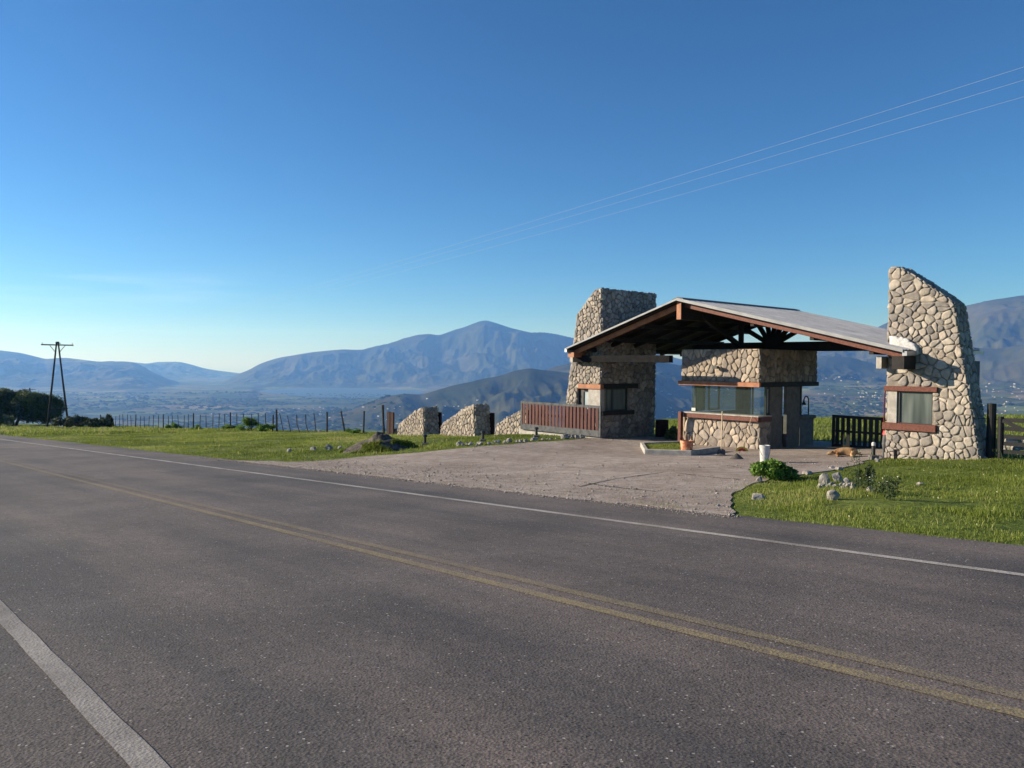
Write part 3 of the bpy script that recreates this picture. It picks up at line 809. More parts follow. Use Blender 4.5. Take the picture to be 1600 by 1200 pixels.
# ------------------------------------------------------------------ river-stone facing
def clip(poly, p, n):
    """keep the part of the polygon with (x-p).n <= 0"""
    out = []; k = len(poly)
    for i in range(k):
        a, b = poly[i], poly[(i + 1) % k]
        da = (a[0] - p[0]) * n[0] + (a[1] - p[1]) * n[1]; db = (b[0] - p[0]) * n[0] + (b[1] - p[1]) * n[1]
        if da <= 0: out.append(a)
        if (da < 0 < db) or (db < 0 < da):
            t = da / (da - db); out.append((a[0] + (b[0] - a[0]) * t, a[1] + (b[1] - a[1]) * t))
    return out
TONES = [(.42, .375, .32), (.39, .35, .305), (.35, .325, .295), (.44, .395, .335), (.31, .29, .27), (.40, .355, .305), (.25, .235, .22), (.37, .335, .285), (.43, .395, .35), (.335, .305, .27), (.46, .42, .36), (.29, .265, .235)]
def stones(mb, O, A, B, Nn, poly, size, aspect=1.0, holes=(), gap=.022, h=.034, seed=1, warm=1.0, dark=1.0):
    rn = random.Random(seed); O, A, B, Nn = Vector(O), Vector(A), Vector(B), Vector(Nn)
    x0 = min(p[0] for p in poly); x1 = max(p[0] for p in poly); y0 = min(p[1] for p in poly); y1 = max(p[1] for p in poly)
    sx_, sy_ = size, size * aspect
    pts_ = []; row = 0; y = y0 - sy_ * .5 + rn.random() * sy_ * .4
    while y < y1 + sy_:
        x = x0 - sx_ * .5 + (sx_ * .5 if row % 2 else 0)
        while x < x1 + sx_:
            if rn.random() > .20:
                pts_.append((x + (rn.random() - .5) * sx_ * .9, y + (rn.random() - .5) * sy_ * .9))
                if rn.random() < .22: pts_.append((x + rn.choice((-.5, .5)) * sx_ * rn.uniform(.8, 1.1), y + (rn.random() - .5) * sy_))
            x += sx_
        y += sy_ * .9; row += 1
    def dmet(a, b): return ((a[0] - b[0])) ** 2 + ((a[1] - b[1]) / aspect) ** 2
    for p in pts_:
        if not (x0 - size * .4 < p[0] < x1 + size * .4 and y0 - size * .4 < p[1] < y1 + size * .4): continue
        cell = list(poly)
        skip = False
        for hx0, hx1, hy0, hy1 in holes:
            if hx0 - .01 < p[0] < hx1 + .01 and hy0 - .01 < p[1] < hy1 + .01: skip = True; break
            dd = [(hx0 - p[0], (hx0, 0), (1, 0)), (p[0] - hx1, (hx1, 0), (-1, 0)), (hy0 - p[1], (0, hy0), (0, 1)), (p[1] - hy1, (0, hy1), (0, -1))]
            d_, q_, n2 = max(dd, key=lambda e: e[0])
            if d_ > 0: cell = clip(cell, (q_[0] - n2[0] * .008, q_[1] - n2[1] * .008), n2)
        if skip or len(cell) < 3: continue
        near = sorted((q for q in pts_ if q is not p and dmet(p, q) < (size * 2.8) ** 2), key=lambda q: dmet(p, q))[:22]
        for q in near:
            mx_, my_ = (p[0] + q[0]) / 2, (p[1] + q[1]) / 2
            nn = (q[0] - p[0], (q[1] - p[1]) / aspect ** 2); L = math.hypot(*nn); nn = (nn[0] / L, nn[1] / L)
            g_ = gap * (.5 + rn.random() * .5) * .5
            cell = clip(cell, (mx_ - nn[0] * g_, my_ - nn[1] * g_), nn)
            if len(cell) < 3: break
        if len(cell) < 3: continue
        ar = abs(sum(cell[i][0] * cell[(i + 1) % len(cell)][1] - cell[(i + 1) % len(cell)][0] * cell[i][1] for i in range(len(cell)))) / 2
        if ar < size * size * .06: continue
        for _ in range(2):
            cr = .25
            nc = []
            for i in range(len(cell)):
                a, b = cell[i], cell[(i + 1) % len(cell)]
                nc += [(a[0] * (1 - cr) + b[0] * cr, a[1] * (1 - cr) + b[1] * cr), (a[0] * cr + b[0] * (1 - cr), a[1] * cr + b[1] * (1 - cr))]
            cell = nc
        # drop the many tiny edges
        cl = [cell[0]]
        for c_ in cell[1:]:
            if math.hypot(c_[0] - cl[-1][0], c_[1] - cl[-1][1]) > size * .06: cl.append(c_)
        cell = cl
        if len(cell) < 4: continue
        cx = sum(c_[0] for c_ in cell) / len(cell); cy = sum(c_[1] for c_ in cell) / len(cell)
        hh = h * rn.uniform(.75, 1.25); tx, ty = rn.uniform(-.12, .12), rn.uniform(-.12, .12)
        t_ = rn.choice(TONES); k = rn.uniform(.80, 1.12) * dark; col = (t_[0] * k * warm, t_[1] * k, t_[2] * k / warm)  # dark puts the shade of faces turned from the sun into the tone
        rows_ = []
        for sc_, hz in ((1.0, -.012), (.99, hh * .60), (.94, hh * .92), (.62, hh)):
            rr = []
            for (a, b) in cell:
                px2, py2 = cx + (a - cx) * sc_, cy + (b - cy) * sc_
                zz = hz + ((px2 - cx) * tx + (py2 - cy) * ty if hz > 0 else 0)
                if sc_ < .99: zz += (rn.random() - .5) * .004
                rr.append(O + A * px2 + B * py2 + Nn * zz)
            rows_.append(rr)
        mb.grid(rows_, True, col)
        i = len(mb.v); m_ = len(cell)
        mb.v.append(tuple(O + A * cx + B * cy + Nn * hh * 1.02))
        for j in range(m_):
            mb.f.append((i, i - m_ + j, i - m_ + (j + 1) % m_)); mb.c.append(col)

# ------------------------------------------------------------------ right-hand stone tower
zb = -1.45
ZG = lambda s, q: gz(*S(s, q, 0)[:2])
TD = .78
def pz(L, q=0): return [SZ(u, v, q) for u, v in L]
rt = pz([(1392, 418.5), (1404.7, 418.5), (1422, 428), (1455.3, 449), (1477, 463.5), (1490.7, 475)])
rt[0] = (0.0, rt[0][1])
bs = SZ(1530.5, 716, 0)
k = (bs[0] - rt[-1][0]) / (bs[1] - rt[-1][1])
rt.append((rt[-1][0] + k * (zb - rt[-1][1]), zb)); rt.append((0.0, zb))
tow = thing('stone_tower', 'tall stone tower with curved sloping top and small window, right of the roof', 'tower', S(1.0, .4, ZG(1, .4)))
# window opening
wl0, wz1 = SZ(1404, 611, 0); wr0, wz0 = SZ(1456.5, 664, 0)
lin = (-.06, SZ(1466, 608, 0)[0], wz1, SZ(1400, 603.2, 0)[1]); sil = (-.08, SZ(1464, 668, 0)[0], SZ(1400, 671.5, 0)[1], wz0)
pil0 = .07
def slab_with_hole(mb, prof, q0, q1, hole):
    hx0, hx1, hz0, hz1 = hole
    for cl_ in ([((hx0, 0), (1, 0))], [((hx1, 0), (-1, 0))], [((hx0, 0), (-1, 0)), ((hx1, 0), (1, 0)), ((0, hz0), (0, 1))], [((hx0, 0), (-1, 0)), ((hx1, 0), (1, 0)), ((0, hz1), (0, -1))]):
        p = list(prof)
        for c_, n2 in cl_:
            p = clip(p, c_, n2)
        if len(p) >= 3: mb.prism([S(a, q0, b) for a, b in p], N3 * (q1 - q0))
core = MB()
slab_with_hole(core, rt, 0, .2, (wl0, wr0, wz0, wz1))
core.prism([S(a, .2, b) for a, b in rt], N3 * (TD - .2))
core.build('wall', 'mortar', tow)
st_ = MB()
stones(st_, S(0, 0, 0), E3, Z3, -N3, rt, .205, 1.0, [(min(lin[0], -.1), lin[1], lin[2], lin[3]), (-.1, wr0, wz0, wz1 + .01), (-.1, sil[1], sil[2], sil[3] + .01)], seed=3, gap=.023)
# right (battered) side and top
p0, p1 = rt[-3], rt[-2]
top_, bot_ = S(p0[0], 0, p0[1]), S(p1[0], 0, p1[1])
ax = (bot_ - top_); L_ = ax.length; ax.normalize()
nn = ax.cross(N3); nn = nn if nn.dot(E3) > 0 else -nn
stones(st_, top_, N3, ax, nn.normalized(), [(0, 0), (TD, 0), (TD, L_), (0, L_)], .21, 1.0, seed=5, h=.03)
for i in range(1, 5):
    a_, b_ = S(rt[i][0], 0, rt[i][1]), S(rt[i + 1][0], 0, rt[i + 1][1])
    ax = (b_ - a_); L2 = ax.length; ax.normalize(); nn = N3.cross(ax); nn = nn if nn.z > 0 else -nn
    stones(st_, a_, N3, ax, nn.normalized(), [(0, 0), (TD, 0), (TD, L2), (0, L2)], .24, 1.0, seed=15 + i, h=.028)
stones(st_, S(0, 0, rt[0][1]), N3, E3, Z3, [(0, 0), (TD, 0), (TD, rt[1][0]), (0, rt[1][0])], .24, 1.0, seed=25, h=.028)
stones(st_, S(0, 0, 0), N3, Z3, -E3, [(0, zb), (TD, zb), (TD, rt[0][1]), (0, rt[0][1])], .27, 1.0, seed=26, h=.03)
st_.build('stone_facing', 'stone', tow, smooth=True)
b = MB(); b.sbox(lin[0], lin[1], -.09, .12, lin[2], lin[3]); b.build('lintel', 'redwood', tow, bevel=.008)
b = MB(); b.sbox(sil[0], sil[1], -.10, .14, sil[2], sil[3]); b.build('sill', 'redwood', tow, bevel=.008)
b = MB(); b.sbox(.04, wl0 - .02, -.045, .15, wz0, wz1); b.build('pillar', 'concrete', tow, bevel=.006)
b = MB()
wi = MB(); e_ = .045
wi.sbox(wl0, wl0 + e_, -.01, .06, wz0, wz1); wi.sbox(wr0 - .02, wr0, 0, .06, wz0, wz1); wi.sbox(wl0 + e_, wr0 - .02, 0, .06, wz0, wz0 + .02); wi.sbox(wl0 + e_, wr0 - .02, 0, .06, wz1 - .03, wz1)
wf = wi.build('window_frame', 'blackmetal', tow)
g_ = MB(); g_.sbox(wl0 + e_, wr0 - .02, .03, .04, wz0 + .02, wz1 - .03); g_.build('pane', 'windowglass', wf)
# sealant where the roof meets the wall
sp_ = MB(); rn = random.Random(4)
def patch_poly():
    top = [(1391.5, 524), (1402, 526), (1411, 528), (1419, 530), (1425, 535), (1431, 539), (1436, 546)]
    bot = [(1434, 554), (1424, 552), (1415, 549.5), (1404, 546.5), (1391.5, 543)]
    return [SZ(u, v, -.06) for u, v in top + bot]
pp = patch_poly(); q_ = []
for i in range(len(pp)):
    a, b_ = pp[i], pp[(i + 1) % len(pp)]
    for j in range(4):
        t = j / 4; q_.append((a[0] + (b_[0] - a[0]) * t + rn.uniform(-.02, .02), a[1] + (b_[1] - a[1]) * t + rn.uniform(-.02, .02)))
c0 = (sum(p[0] for p in q_) / len(q_), sum(p[1] for p in q_) / len(q_))
sp_.grid([[S(a, -.03, b_) for a, b_ in q_], [S(a, -.11, b_) for a, b_ in q_], [S(c0[0] + (a - c0[0]) * .8, -.13, c0[1] + (b_ - c0[1]) * .8) for a, b_ in q_], [S(c0[0] + (a - c0[0]) * .3, -.135, c0[1] + (b_ - c0[1]) * .3) for a, b_ in q_]], True)
sp_.face([S(c0[0] + (a - c0[0]) * .3, -.135, c0[1] + (b_ - c0[1]) * .3) for a, b_ in q_])
sp_.build('sealant_patch', 'limewash', tow, smooth=True)
bb = MB(); zt = SZ(1384, 557, -.25)[1]; bb.sbox(-.19, -.035, -.30, .3, zt - .34, zt); bb.build('support_beam', 'concrete', tow, bevel=.01)
rm = MB(); rm.sbox(.0, 1.25, TD, 3.3, zb, 1.75); rm.build('back_room', 'concretedark', tow)

# ------------------------------------------------------------------ left-hand stone tower
lt_ = pz([(938, 451), (930, 453.7), (913.7, 476), (902.5, 491)])
SI = -10.70; lt_[0] = (SI, lt_[0][1])
b1 = SZ(884, 640, 0); k = (b1[0] - lt_[-1][0]) / (b1[1] - lt_[-1][1])
lt_.append((lt_[-1][0] + k * (zb - lt_[-1][1]), zb)); lt_.append((SI, zb))
LD = SL(1023.5, 560, SI)[0]
tw = thing('stone_tower', 'square stone tower with flat top, left of the gabled roof', 'tower', S(-11.5, 1.5, ZG(-11.5, 1.5)))
fw = (SZ(908.5, 0, 0)[0], SZ(927, 0, 0)[0], SZ(920, 646, 0)[1], SZ(920, 607.5, 0)[1])
iq0, iz1 = SL(946, 607, SI); iq1, iz0 = SL(980.5, 641, SI)
core = MB()
slab_with_hole(core, lt_, 0, .25, fw)
# inner face slab with its own opening
def strip(mb, q0, q1, z0, z1, th=.22): mb.sbox(SI - th, SI, q0, q1, z0, z1)
strip(core, .25, iq0, zb, lt_[0][1]); strip(core, iq1, LD, zb, lt_[0][1]); strip(core, iq0, iq1, zb, iz0); strip(core, iq0, iq1, iz1, lt_[0][1])
inn = clip(list(lt_), (SI - .22, 0), (1, 0))
core.prism([S(a, .25, b_) for a, b_ in inn], N3 * (LD - .25))
core.build('wall', 'mortar', tw)
st_ = MB()
ll = SZ(905, 600, 0)[0]
fh = [(ll, SI + .05, fw[3], SZ(920, 600.3, 0)[1]), (fw[0], SI + .05, fw[2], fw[3] + .01)]
stones(st_, S(0, 0, 0), E3, Z3, -N3, lt_, .185, 1.15, fh, seed=7, gap=.026)
ih = [(-.05, iq1 + .55, iz1, iz1 + .17), (-.05, iq1 + .05, iz0, iz1 + .01), (-.05, iq1 + .3, iz0 - .16, iz0 + .01)]
stones(st_, S(SI, 0, 0), N3, Z3, E3, [(0, zb), (LD, zb), (LD, lt_[0][1]), (0, lt_[0][1])], .22, 1.05, ih, seed=9, h=.05, dark=.92)  # inner face: its shade partly painted in by a lower stone tone
a_, b_ = S(lt_[3][0], 0, lt_[3][1]), S(lt_[4][0], 0, lt_[4][1]); ax = (b_ - a_); L_ = ax.length; ax.normalize(); nn = ax.cross(N3); nn = nn if nn.dot(E3) < 0 else -nn
stones(st_, a_, N3, ax, nn.normalized(), [(0, 0), (LD, 0), (LD, L_), (0, L_)], .27, 1.0, seed=10, h=.05)
for i in range(0, 3):
    a_, b_ = S(lt_[i][0], 0, lt_[i][1]), S(lt_[i + 1][0], 0, lt_[i + 1][1]); ax = (b_ - a_); L2 = ax.length; ax.normalize(); nn = N3.cross(ax); nn = nn if nn.z > 0 else -nn
    stones(st_, a_, N3, ax, nn.normalized(), [(0, 0), (LD, 0), (LD, L2), (0, L2)], .25, 1.0, seed=31 + i, h=.04)
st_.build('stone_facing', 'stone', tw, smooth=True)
b = MB(); b.sbox(ll, SI + .07, -.09, .1, fw[3], SZ(920, 600.3, 0)[1]); b.build('lintel', 'orangewood', tw, bevel=.008)
b = MB(); b.sbox(SI - .1, SI + .075, .1, iq1 + .55, iz1, iz1 + .17); b.build('lintel', 'darkwood', tw, bevel=.008)
b = MB(); b.sbox(SI - .1, SI + .11, .02, iq1 + .3, iz0 - .15, iz0); b.build('sill', 'darkwood', tw, bevel=.008)
b = MB(); b.sbox(fw[1] + .005, SI + .02, -.04, iq0 - .1, fw[2] - .1, fw[3]); b.build('pillar', 'concrete', tw, bevel=.006)
wi = MB(); qa, qb = iq0 - .1 + .01, iq1
qm = SL(958, 620, SI)[0]
for q0_, q1_ in ((qa, qa + .05), (qm - .03, qm + .05), (qb - .06, qb)): wi.sbox(SI - .1, SI - .03, q0_, q1_, iz0, iz1)
wi.sbox(SI - .1, SI - .03, qa, qb, iz1 - .05, iz1 - .001); wi.sbox(SI - .1, SI - .03, qa, qb, iz0 + .001, iz0 + .05)
wf = wi.build('window_frame', 'blackmetal', tw)
g_ = MB(); g_.sbox(SI - .07, SI - .06, qa, qb, iz0 + .05, iz1 - .05); g_.build('pane', 'windowglass', wf)
wi = MB(); wi.sbox(fw[0], fw[0] + .25, .1, .2, fw[2], fw[3]); wi.sbox(fw[0] + .25, fw[1], .1, .2, fw[3] - .12, fw[3]); wi.build('window_frame', 'blackmetal', tw)  # black strips at left and top stand in for the shaded recess
g_ = MB(); g_.sbox(fw[0] + .25, fw[1], .14, .15, fw[2], fw[3] - .12); g_.build('pane', 'paleglass', tw)
bb = MB(); zt = SZ(935, 555.5, -.2)[1]; zt2 = SZ(935, 566, -.2)[1]
bb.sbox(SZ(891.5, 560, -.3)[0], SZ(1047, 560, -.3)[0] - 0.0, -.34, -.13, zt2, zt); bb.build('support_beam', 'shadebeam', tw, bevel=.01)
bb = MB(); _s = SZ(891.5, 560, -.3)[0]; bb.sbox(_s - .002, _s + .16, -.345, -.125, zt2 - .005, zt + .005); bb.build('beam_end', 'concrete', tw)  # paler colour stands for the sunlit end of the same beam
for u in (953, 999):
    q_, z_ = SL(u, 568, SI); l_ = MB(); l_.box(S(SI + .05, q_, z_), E3 * .16, N3 * .1, Z3 * .06); l_.build('spotlight', 'blackmetal', tw)

# ------------------------------------------------------------------ roof between the towers
QF, QB = -.87, 6.75
sr, zr = SZ(1058, 467.5, QF); se, ze = SZ(1411, 547.5, QF); sl_, zl = SZ(885, 544.5, QF)
roof = thing('gable_roof', 'low gabled sheet metal roof on dark timbers spanning the two towers', 'roof', S(sr, 3, ZG(sr, 3)))
def eave(q): return se + (.14 - se) * (q - QF) / (QB - QF)
def eave_z(q): return zr + (ze - zr) * (eave(q) - sr) / (se - sr)
def slope_sheet(s0, z0, s1, z1, name, m, thick=.02, rib=.028, q0=QF, q1=QB):
    k = MB(); qs = []; q = q0; prof = []
    while q < q1 - 1e-6:
        prof += [(q, 0), (q + .20, 0), (q + .22, rib), (q + .26, rib), (q + .28, 0)]; q += .30
    prof = [(a, b_) for a, b_ in prof if a <= q1] + [(q1, 0)]
    ev = (lambda a: (eave(a), eave_z(a))) if s1 == se else (lambda a: (s1, z1))
    rows_ = [[S(s0, a, z0 + b_ + thick) for a, b_ in prof], [S(ev(a)[0], a, ev(a)[1] + b_ + thick) for a, b_ in prof]]
    low = [[S(ev(a)[0], a, ev(a)[1] + b_ - .0) for a, b_ in prof], [S(s0, a, z0 + b_ - .0) for a, b_ in prof]]
    k.grid(rows_ + low, False); return k
k = slope_sheet(sr, zr, se, ze, 'metal_sheet', 'zinc'); k.build('metal_sheet', 'zinc', roof)
k = slope_sheet(sr, zr, sl_, zl, 'metal_sheet', 'zinc'); k.build('metal_sheet', 'zinc', roof)
k = MB()
for sg, (s1, z1) in ((1, (se, ze)), (-1, (sl_, zl))):
    d_ = (z1 - zr) / (s1 - sr); k.hexa([S(sr, QF + .02, zr + .05), S(sr + sg * .22, QF + .02, zr + .05 + d_ * sg * .22), S(sr + sg * .22, QB, zr + .05 + d_ * sg * .22), S(sr, QB, zr + .05),
            S(sr, QF + .02, zr + .075), S(sr + sg * .22, QF + .02, zr + .075 + d_ * sg * .22), S(sr + sg * .22, QB, zr + .075 + d_ * sg * .22), S(sr, QB, zr + .075)])
k.build('ridge_cap', 'blackmetal', roof)
def slope_slab(s0, z0, s1, z1, q0, q1, d0, d1):
    k = MB(); sa, sb2, za, zb9 = s1, s1, z1, z1
    if s1 > sr:
        o_ = s1 - se; sa, sb2 = eave(q0) + o_, eave(q1) + o_
        m_ = (ze - zr) / (se - sr); za, zb9 = z0 + m_ * (sa - s0), z0 + m_ * (sb2 - s0)
    k.hexa([S(s0, q0, z0 - d1), S(sa, q0, za - d1), S(sb2, q1, zb9 - d1), S(s0, q1, z0 - d1), S(s0, q0, z0 - d0), S(sa, q0, za - d0), S(sb2, q1, zb9 - d0), S(s0, q1, z0 - d0)]); return k
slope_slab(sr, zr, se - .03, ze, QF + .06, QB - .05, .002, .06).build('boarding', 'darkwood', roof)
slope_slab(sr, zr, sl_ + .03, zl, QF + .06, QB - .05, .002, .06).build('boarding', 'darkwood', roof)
M_['flashgrey'] = mat('grey_flashing', (.20, .21, .22), (.30, .31, .32), 3, .5, .4)
slope_slab(sr - .0, zr, se, ze, QF - .03, QF - .004, -.045, .05).build('flashing', 'flashgrey', roof)
slope_slab(sr - .0, zr, sl_, zl, QF - .03, QF - .004, -.03, .03).build('flashing', 'flashgrey', roof)
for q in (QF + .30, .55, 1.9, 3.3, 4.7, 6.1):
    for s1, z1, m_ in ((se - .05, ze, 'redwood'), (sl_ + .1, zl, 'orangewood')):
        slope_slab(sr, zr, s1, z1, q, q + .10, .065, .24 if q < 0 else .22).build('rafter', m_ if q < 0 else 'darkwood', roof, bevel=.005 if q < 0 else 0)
k = MB(); zu, zd = SZ(1064, 483.5, QF + .1)[1], SZ(1064, 499, QF + .1)[1]; k.sbox(sr - .09, sr + .09, QF + .12, QB - .1, zd, zr - .09); k.build('ridge_beam', 'darkwood', roof)
k = MB(); k.sbox(sr - .088, sr + .088, QF + .10, QF + .119, zd + .002, zr - .1); k.build('beam_end', 'orangewood', roof)
for f in (.35, .62, .86):
    for s1, z1 in ((se, ze), (sl_, zl)):
        s_, z_ = sr + (s1 - sr) * f, zr + (z1 - zr) * f
        k = MB(); k.sbox(s_ - .06, s_ + .06, QF + .42, QB - .15 if f < .8 or s1 < sr else 3.0, z_ - .34, z_ - .2); k.build('purlin', 'darkwood', roof)
k = MB(); k.bar(S(sr + .05, QF + 1.3, zr - .5), S(sr + .05, 3.0, 2.2), .14, .16, up=E3); k.build('brace', 'darkwood', roof)
k = MB(); k.sbox(sr - .07, sr + .07, 2.9, 3.05, 2.2, zr - .45); k.build('king_post', 'darkwood', roof)
# the fan truss near the back
QT = 5.9
tz = SZ(1212, 534.5, QT)[1]; tz0 = SZ(1300, 548.5, QT)[1]
k = MB(); k.sbox(sl_ + .9, se - .9, QT, QT + .16, tz0, tz); tieb = k.build('tie_beam', 'darkwood', roof, bevel=.006)
cx_ = SZ(1206, 534, QT)[0]
for ang in (-66, -42, -18, 6, 27, 48, 66):
    a_ = math.radians(ang); dx_, dz_ = math.sin(a_), math.cos(a_)
    dd = (ze - zr) / (se - sr) if ang > 0 or cx_ > sr else (zl - zr) / (sl_ - sr)
    best = 6
    for (s1, z1) in ((se, ze), (sl_, zl)):
        mm_ = (z1 - zr) / (s1 - sr)
        # cx + t dx, tz + t dz = zr -.2 + mm (s - sr)
        den = dz_ - mm_ * dx_
        if abs(den) > 1e-6:
            t = (zr - .2 + mm_ * (cx_ - sr) - tz) / den
            s_ = cx_ + t * dx_
            if t > 0 and ((s_ - sr) * (s1 - sr) >= 0): best = min(best, t)
    k = MB(); k.bar(S(cx_ + .18 * dx_, QT + .05 + .001 * ang / 66, tz - .05), S(cx_ + best * dx_, QT + .05 + .001 * ang / 66, tz + best * dz_), .10, .17, up=Vector((0, 0, 1)) if abs(ang) > 20 else E3)
    k.build('strut', 'darkwood', roof)
k = MB(); c_ = S(cx_, QT - .01, tz); k.prism([c_ + E3 * (.42 * math.cos(t)) + Z3 * (.30 * math.sin(t)) for t in np.linspace(0, PI, 12)], N3 * .18); k.build('gusset', 'darkwood', roof)
# eave gutters
k = MB(); k.hexa([S(eave(q) + a, q, eave_z(q) + b_) for b_ in (-.14, -.02) for q, a in ((QF, -.02), (QF, .10), (QB, .10), (QB, -.02))]); k.build('gutter', 'zinc', roof)
k = MB(); k.sbox(sl_ - .10, sl_ + .02, QF, QB, zl - .14, zl - .0); k.build('gutter', 'zinc', roof)
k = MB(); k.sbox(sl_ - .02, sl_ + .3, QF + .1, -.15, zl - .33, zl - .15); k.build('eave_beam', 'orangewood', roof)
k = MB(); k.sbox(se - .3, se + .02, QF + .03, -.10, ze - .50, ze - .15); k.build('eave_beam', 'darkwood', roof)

# ------------------------------------------------------------------ ticket booth under the roof
QW = 1.25; SB = -4.72
SA, _z = SZ(1064.5, 600, QW)
booth = thing('gate_booth', 'stone booth with glass corner and timber counter under the roof', 'booth', S(-6.2, 3, ZG(-6.2, 3)))
zU0, zU1 = SZ(1186.5, 605, QW)[1], 2.12
zC = SZ(1186.5, 650.5, QW)[1]; zC0 = SZ(1186, 659, QW)[1]
QE = SL(1275, 604, SB)[0]
zg = -1.6
k = MB(); k.sbox(SA + .02, SB, QW, QW + .22, zU0, zU1); k.sbox(SB - .22, SB, QW + .22, QE, zU0, zU1); k.sbox(SA + .02, SB - .22, QE - .2, QE, zU0, zU1); k.sbox(SA + .02, SA + .2, QW + .22, QE - .2, zU0, zU1)
k.sbox(SA + .2, SB - .22, QW + .22, QE - .2, zU0 + .1, zU0 + .22)
k.build('upper_wall', 'mortar', booth)
zbm = zU0 + .15
k = MB()
stones(k, S(0, QW, 0), E3, Z3, -N3, [(SA + .02, zbm), (SB, zbm), (SB, zU1), (SA + .02, zU1)], .235, 1.25, seed=12, gap=.02, warm=1.05)
stones(k, S(SB, 0, 0), N3, Z3, E3, [(QW, zbm), (QE, zbm), (QE, zU1), (QW, zU1)], .24, 1.2, seed=13, gap=.02, dark=.9)  # side stones toned down, shade painted into their colour
k.build('stone_facing', 'stone', booth, smooth=True)
k = MB(); k.sbox(SA - .06, SB + .06, QW - .12, QW - .0, zU0 - .0, zbm); k.build('fascia_board', 'orangewood', booth, bevel=.006)
k = MB(); k.sbox(SB, SB + .09, QW, QE + .05, zU0, zbm); k.build('fascia_board', 'darkwood', booth, bevel=.006)
# lower wall
SLw = SZ(1067, 680, QW)[0]
k = MB(); k.sbox(SLw, SB, QW + .02, QW + .3, zg, zC0)
qs1 = SL(1203, 660, SB)[0]; k.sbox(SB - .25, SB, QW + .3, qs1, zg, zC0)
k.build('lower_wall', 'mortar', booth)
k = MB()
stones(k, S(0, QW + .02, 0), E3, Z3, -N3, [(SLw, zg), (SB, zg), (SB, zC0), (SLw, zC0)], .25, 1.2, seed=14, gap=.02, warm=1.06)
stones(k, S(SB, 0, 0), N3, Z3, E3, [(QW + .02, zg), (qs1, zg), (qs1, zC0), (QW + .02, zC0)], .30, 1.2, seed=16, gap=.02, dark=.85)  # lower side wall likewise darkened in colour for its shade
k.build('stone_facing', 'stone', booth, smooth=True)
cA = SZ(1064, 645, QW - .12)[0]
k = MB(); k.sbox(cA + .14, SB + .06, QW - .16, QW - .06, zC0, zC - .03); k.build('counter_board', 'redwood', booth, bevel=.006)
k = MB(); k.sbox(SB + .0, SB + .09, QW - .06, qs1, zC0, zC - .03); k.build('counter_board', 'redwood', booth, bevel=.006)
k = MB(); k.sbox(cA, SB + .08, QW - .18, QW + .45, zC - .029, zC + .01); k.sbox(SB - .35, SB + .08, QW + .451, qs1, zC - .029, zC + .01); k.build('counter_top', 'concrete', booth, bevel=.005)
k = MB(); k.sbox(cA, cA + .13, QW - .30, QW - .15, zg, zC + .02); k.build('counter_post', 'redwood', booth, bevel=.008)
# glass box
gA = SZ(1080.5, 620, QW + .08)[0]; gB = SB - .03
fr = MB()
def pane(s0, s1, q0, q1, z0, z1):
    p = MB(); p.sbox(s0, s1, q0, q1, z0, z1); p.build('glass_pane', 'clearglass', booth)
gm = SZ(1130, 620, QW + .08)[0]
pane(gA, gm - .004, QW + .08, QW + .09, zC + .012, zU0); pane(gm, gB, QW + .08, QW + .09, zC + .012, zU0)
qg = SL(1191, 630, SB - .03)[0]
pane(gB, gB + .01, QW + .095, QW + .45, zC + .012, zU0)
pane(gA, gA + .01, QW + .095, QE - .3, zC + .012, zU0)
# side window frame beyond the glass corner
qa = QW + .46; qb = SL(1202, 630, SB - .06)[0]
k = MB(); k.sbox(SB - .1, SB - .03, qa, qa + .06, zC + .012, zU0); k.sbox(SB - .1, SB - .03, qb - .06, qb, zC + .012, zU0); k.sbox(SB - .1, SB - .03, qa + .06, qb - .06, zC + .012, zC + .08); k.sbox(SB - .1, SB - .03, qa + .06, qb - .06, zU0 - .08, zU0)
sf = k.build('window_frame', 'blackmetal', booth)
k = MB(); k.sbox(SB - .07, SB - .06, qa + .06, qb - .06, zC + .08, zU0 - .08); k.build('pane', 'paleglass', sf)
# columns on the side
for u0, u1, th in ((1203, 1222, .12), (1229, 1249, .12)):
    q0_, q1_ = SL(u0, 640, SB)[0], SL(u1, 640, SB)[0]
    k = MB(); k.sbox(SB - th, SB + .02, q0_, q1_, zg, zU0); k.build('column', 'concretedark', booth, bevel=.01)
# low wall behind with the lamp
q0_, q1_ = SL(1250, 660, SB)[0], SL(1273, 660, SB)[0]
zlw = SL(1262, 649, SB)[1]
k = MB(); k.sbox(SB - .3, SB - .02, q0_ + .02, q1_ - .05, zg, zlw - .12); k.build('low_wall', 'concretedark', booth)
k = MB(); k.sbox(SB - .36, SB + .05, q0_ + .0, q1_ + .02, zlw - .12, zlw); k.build('coping', 'concretedark', booth, bevel=.02)
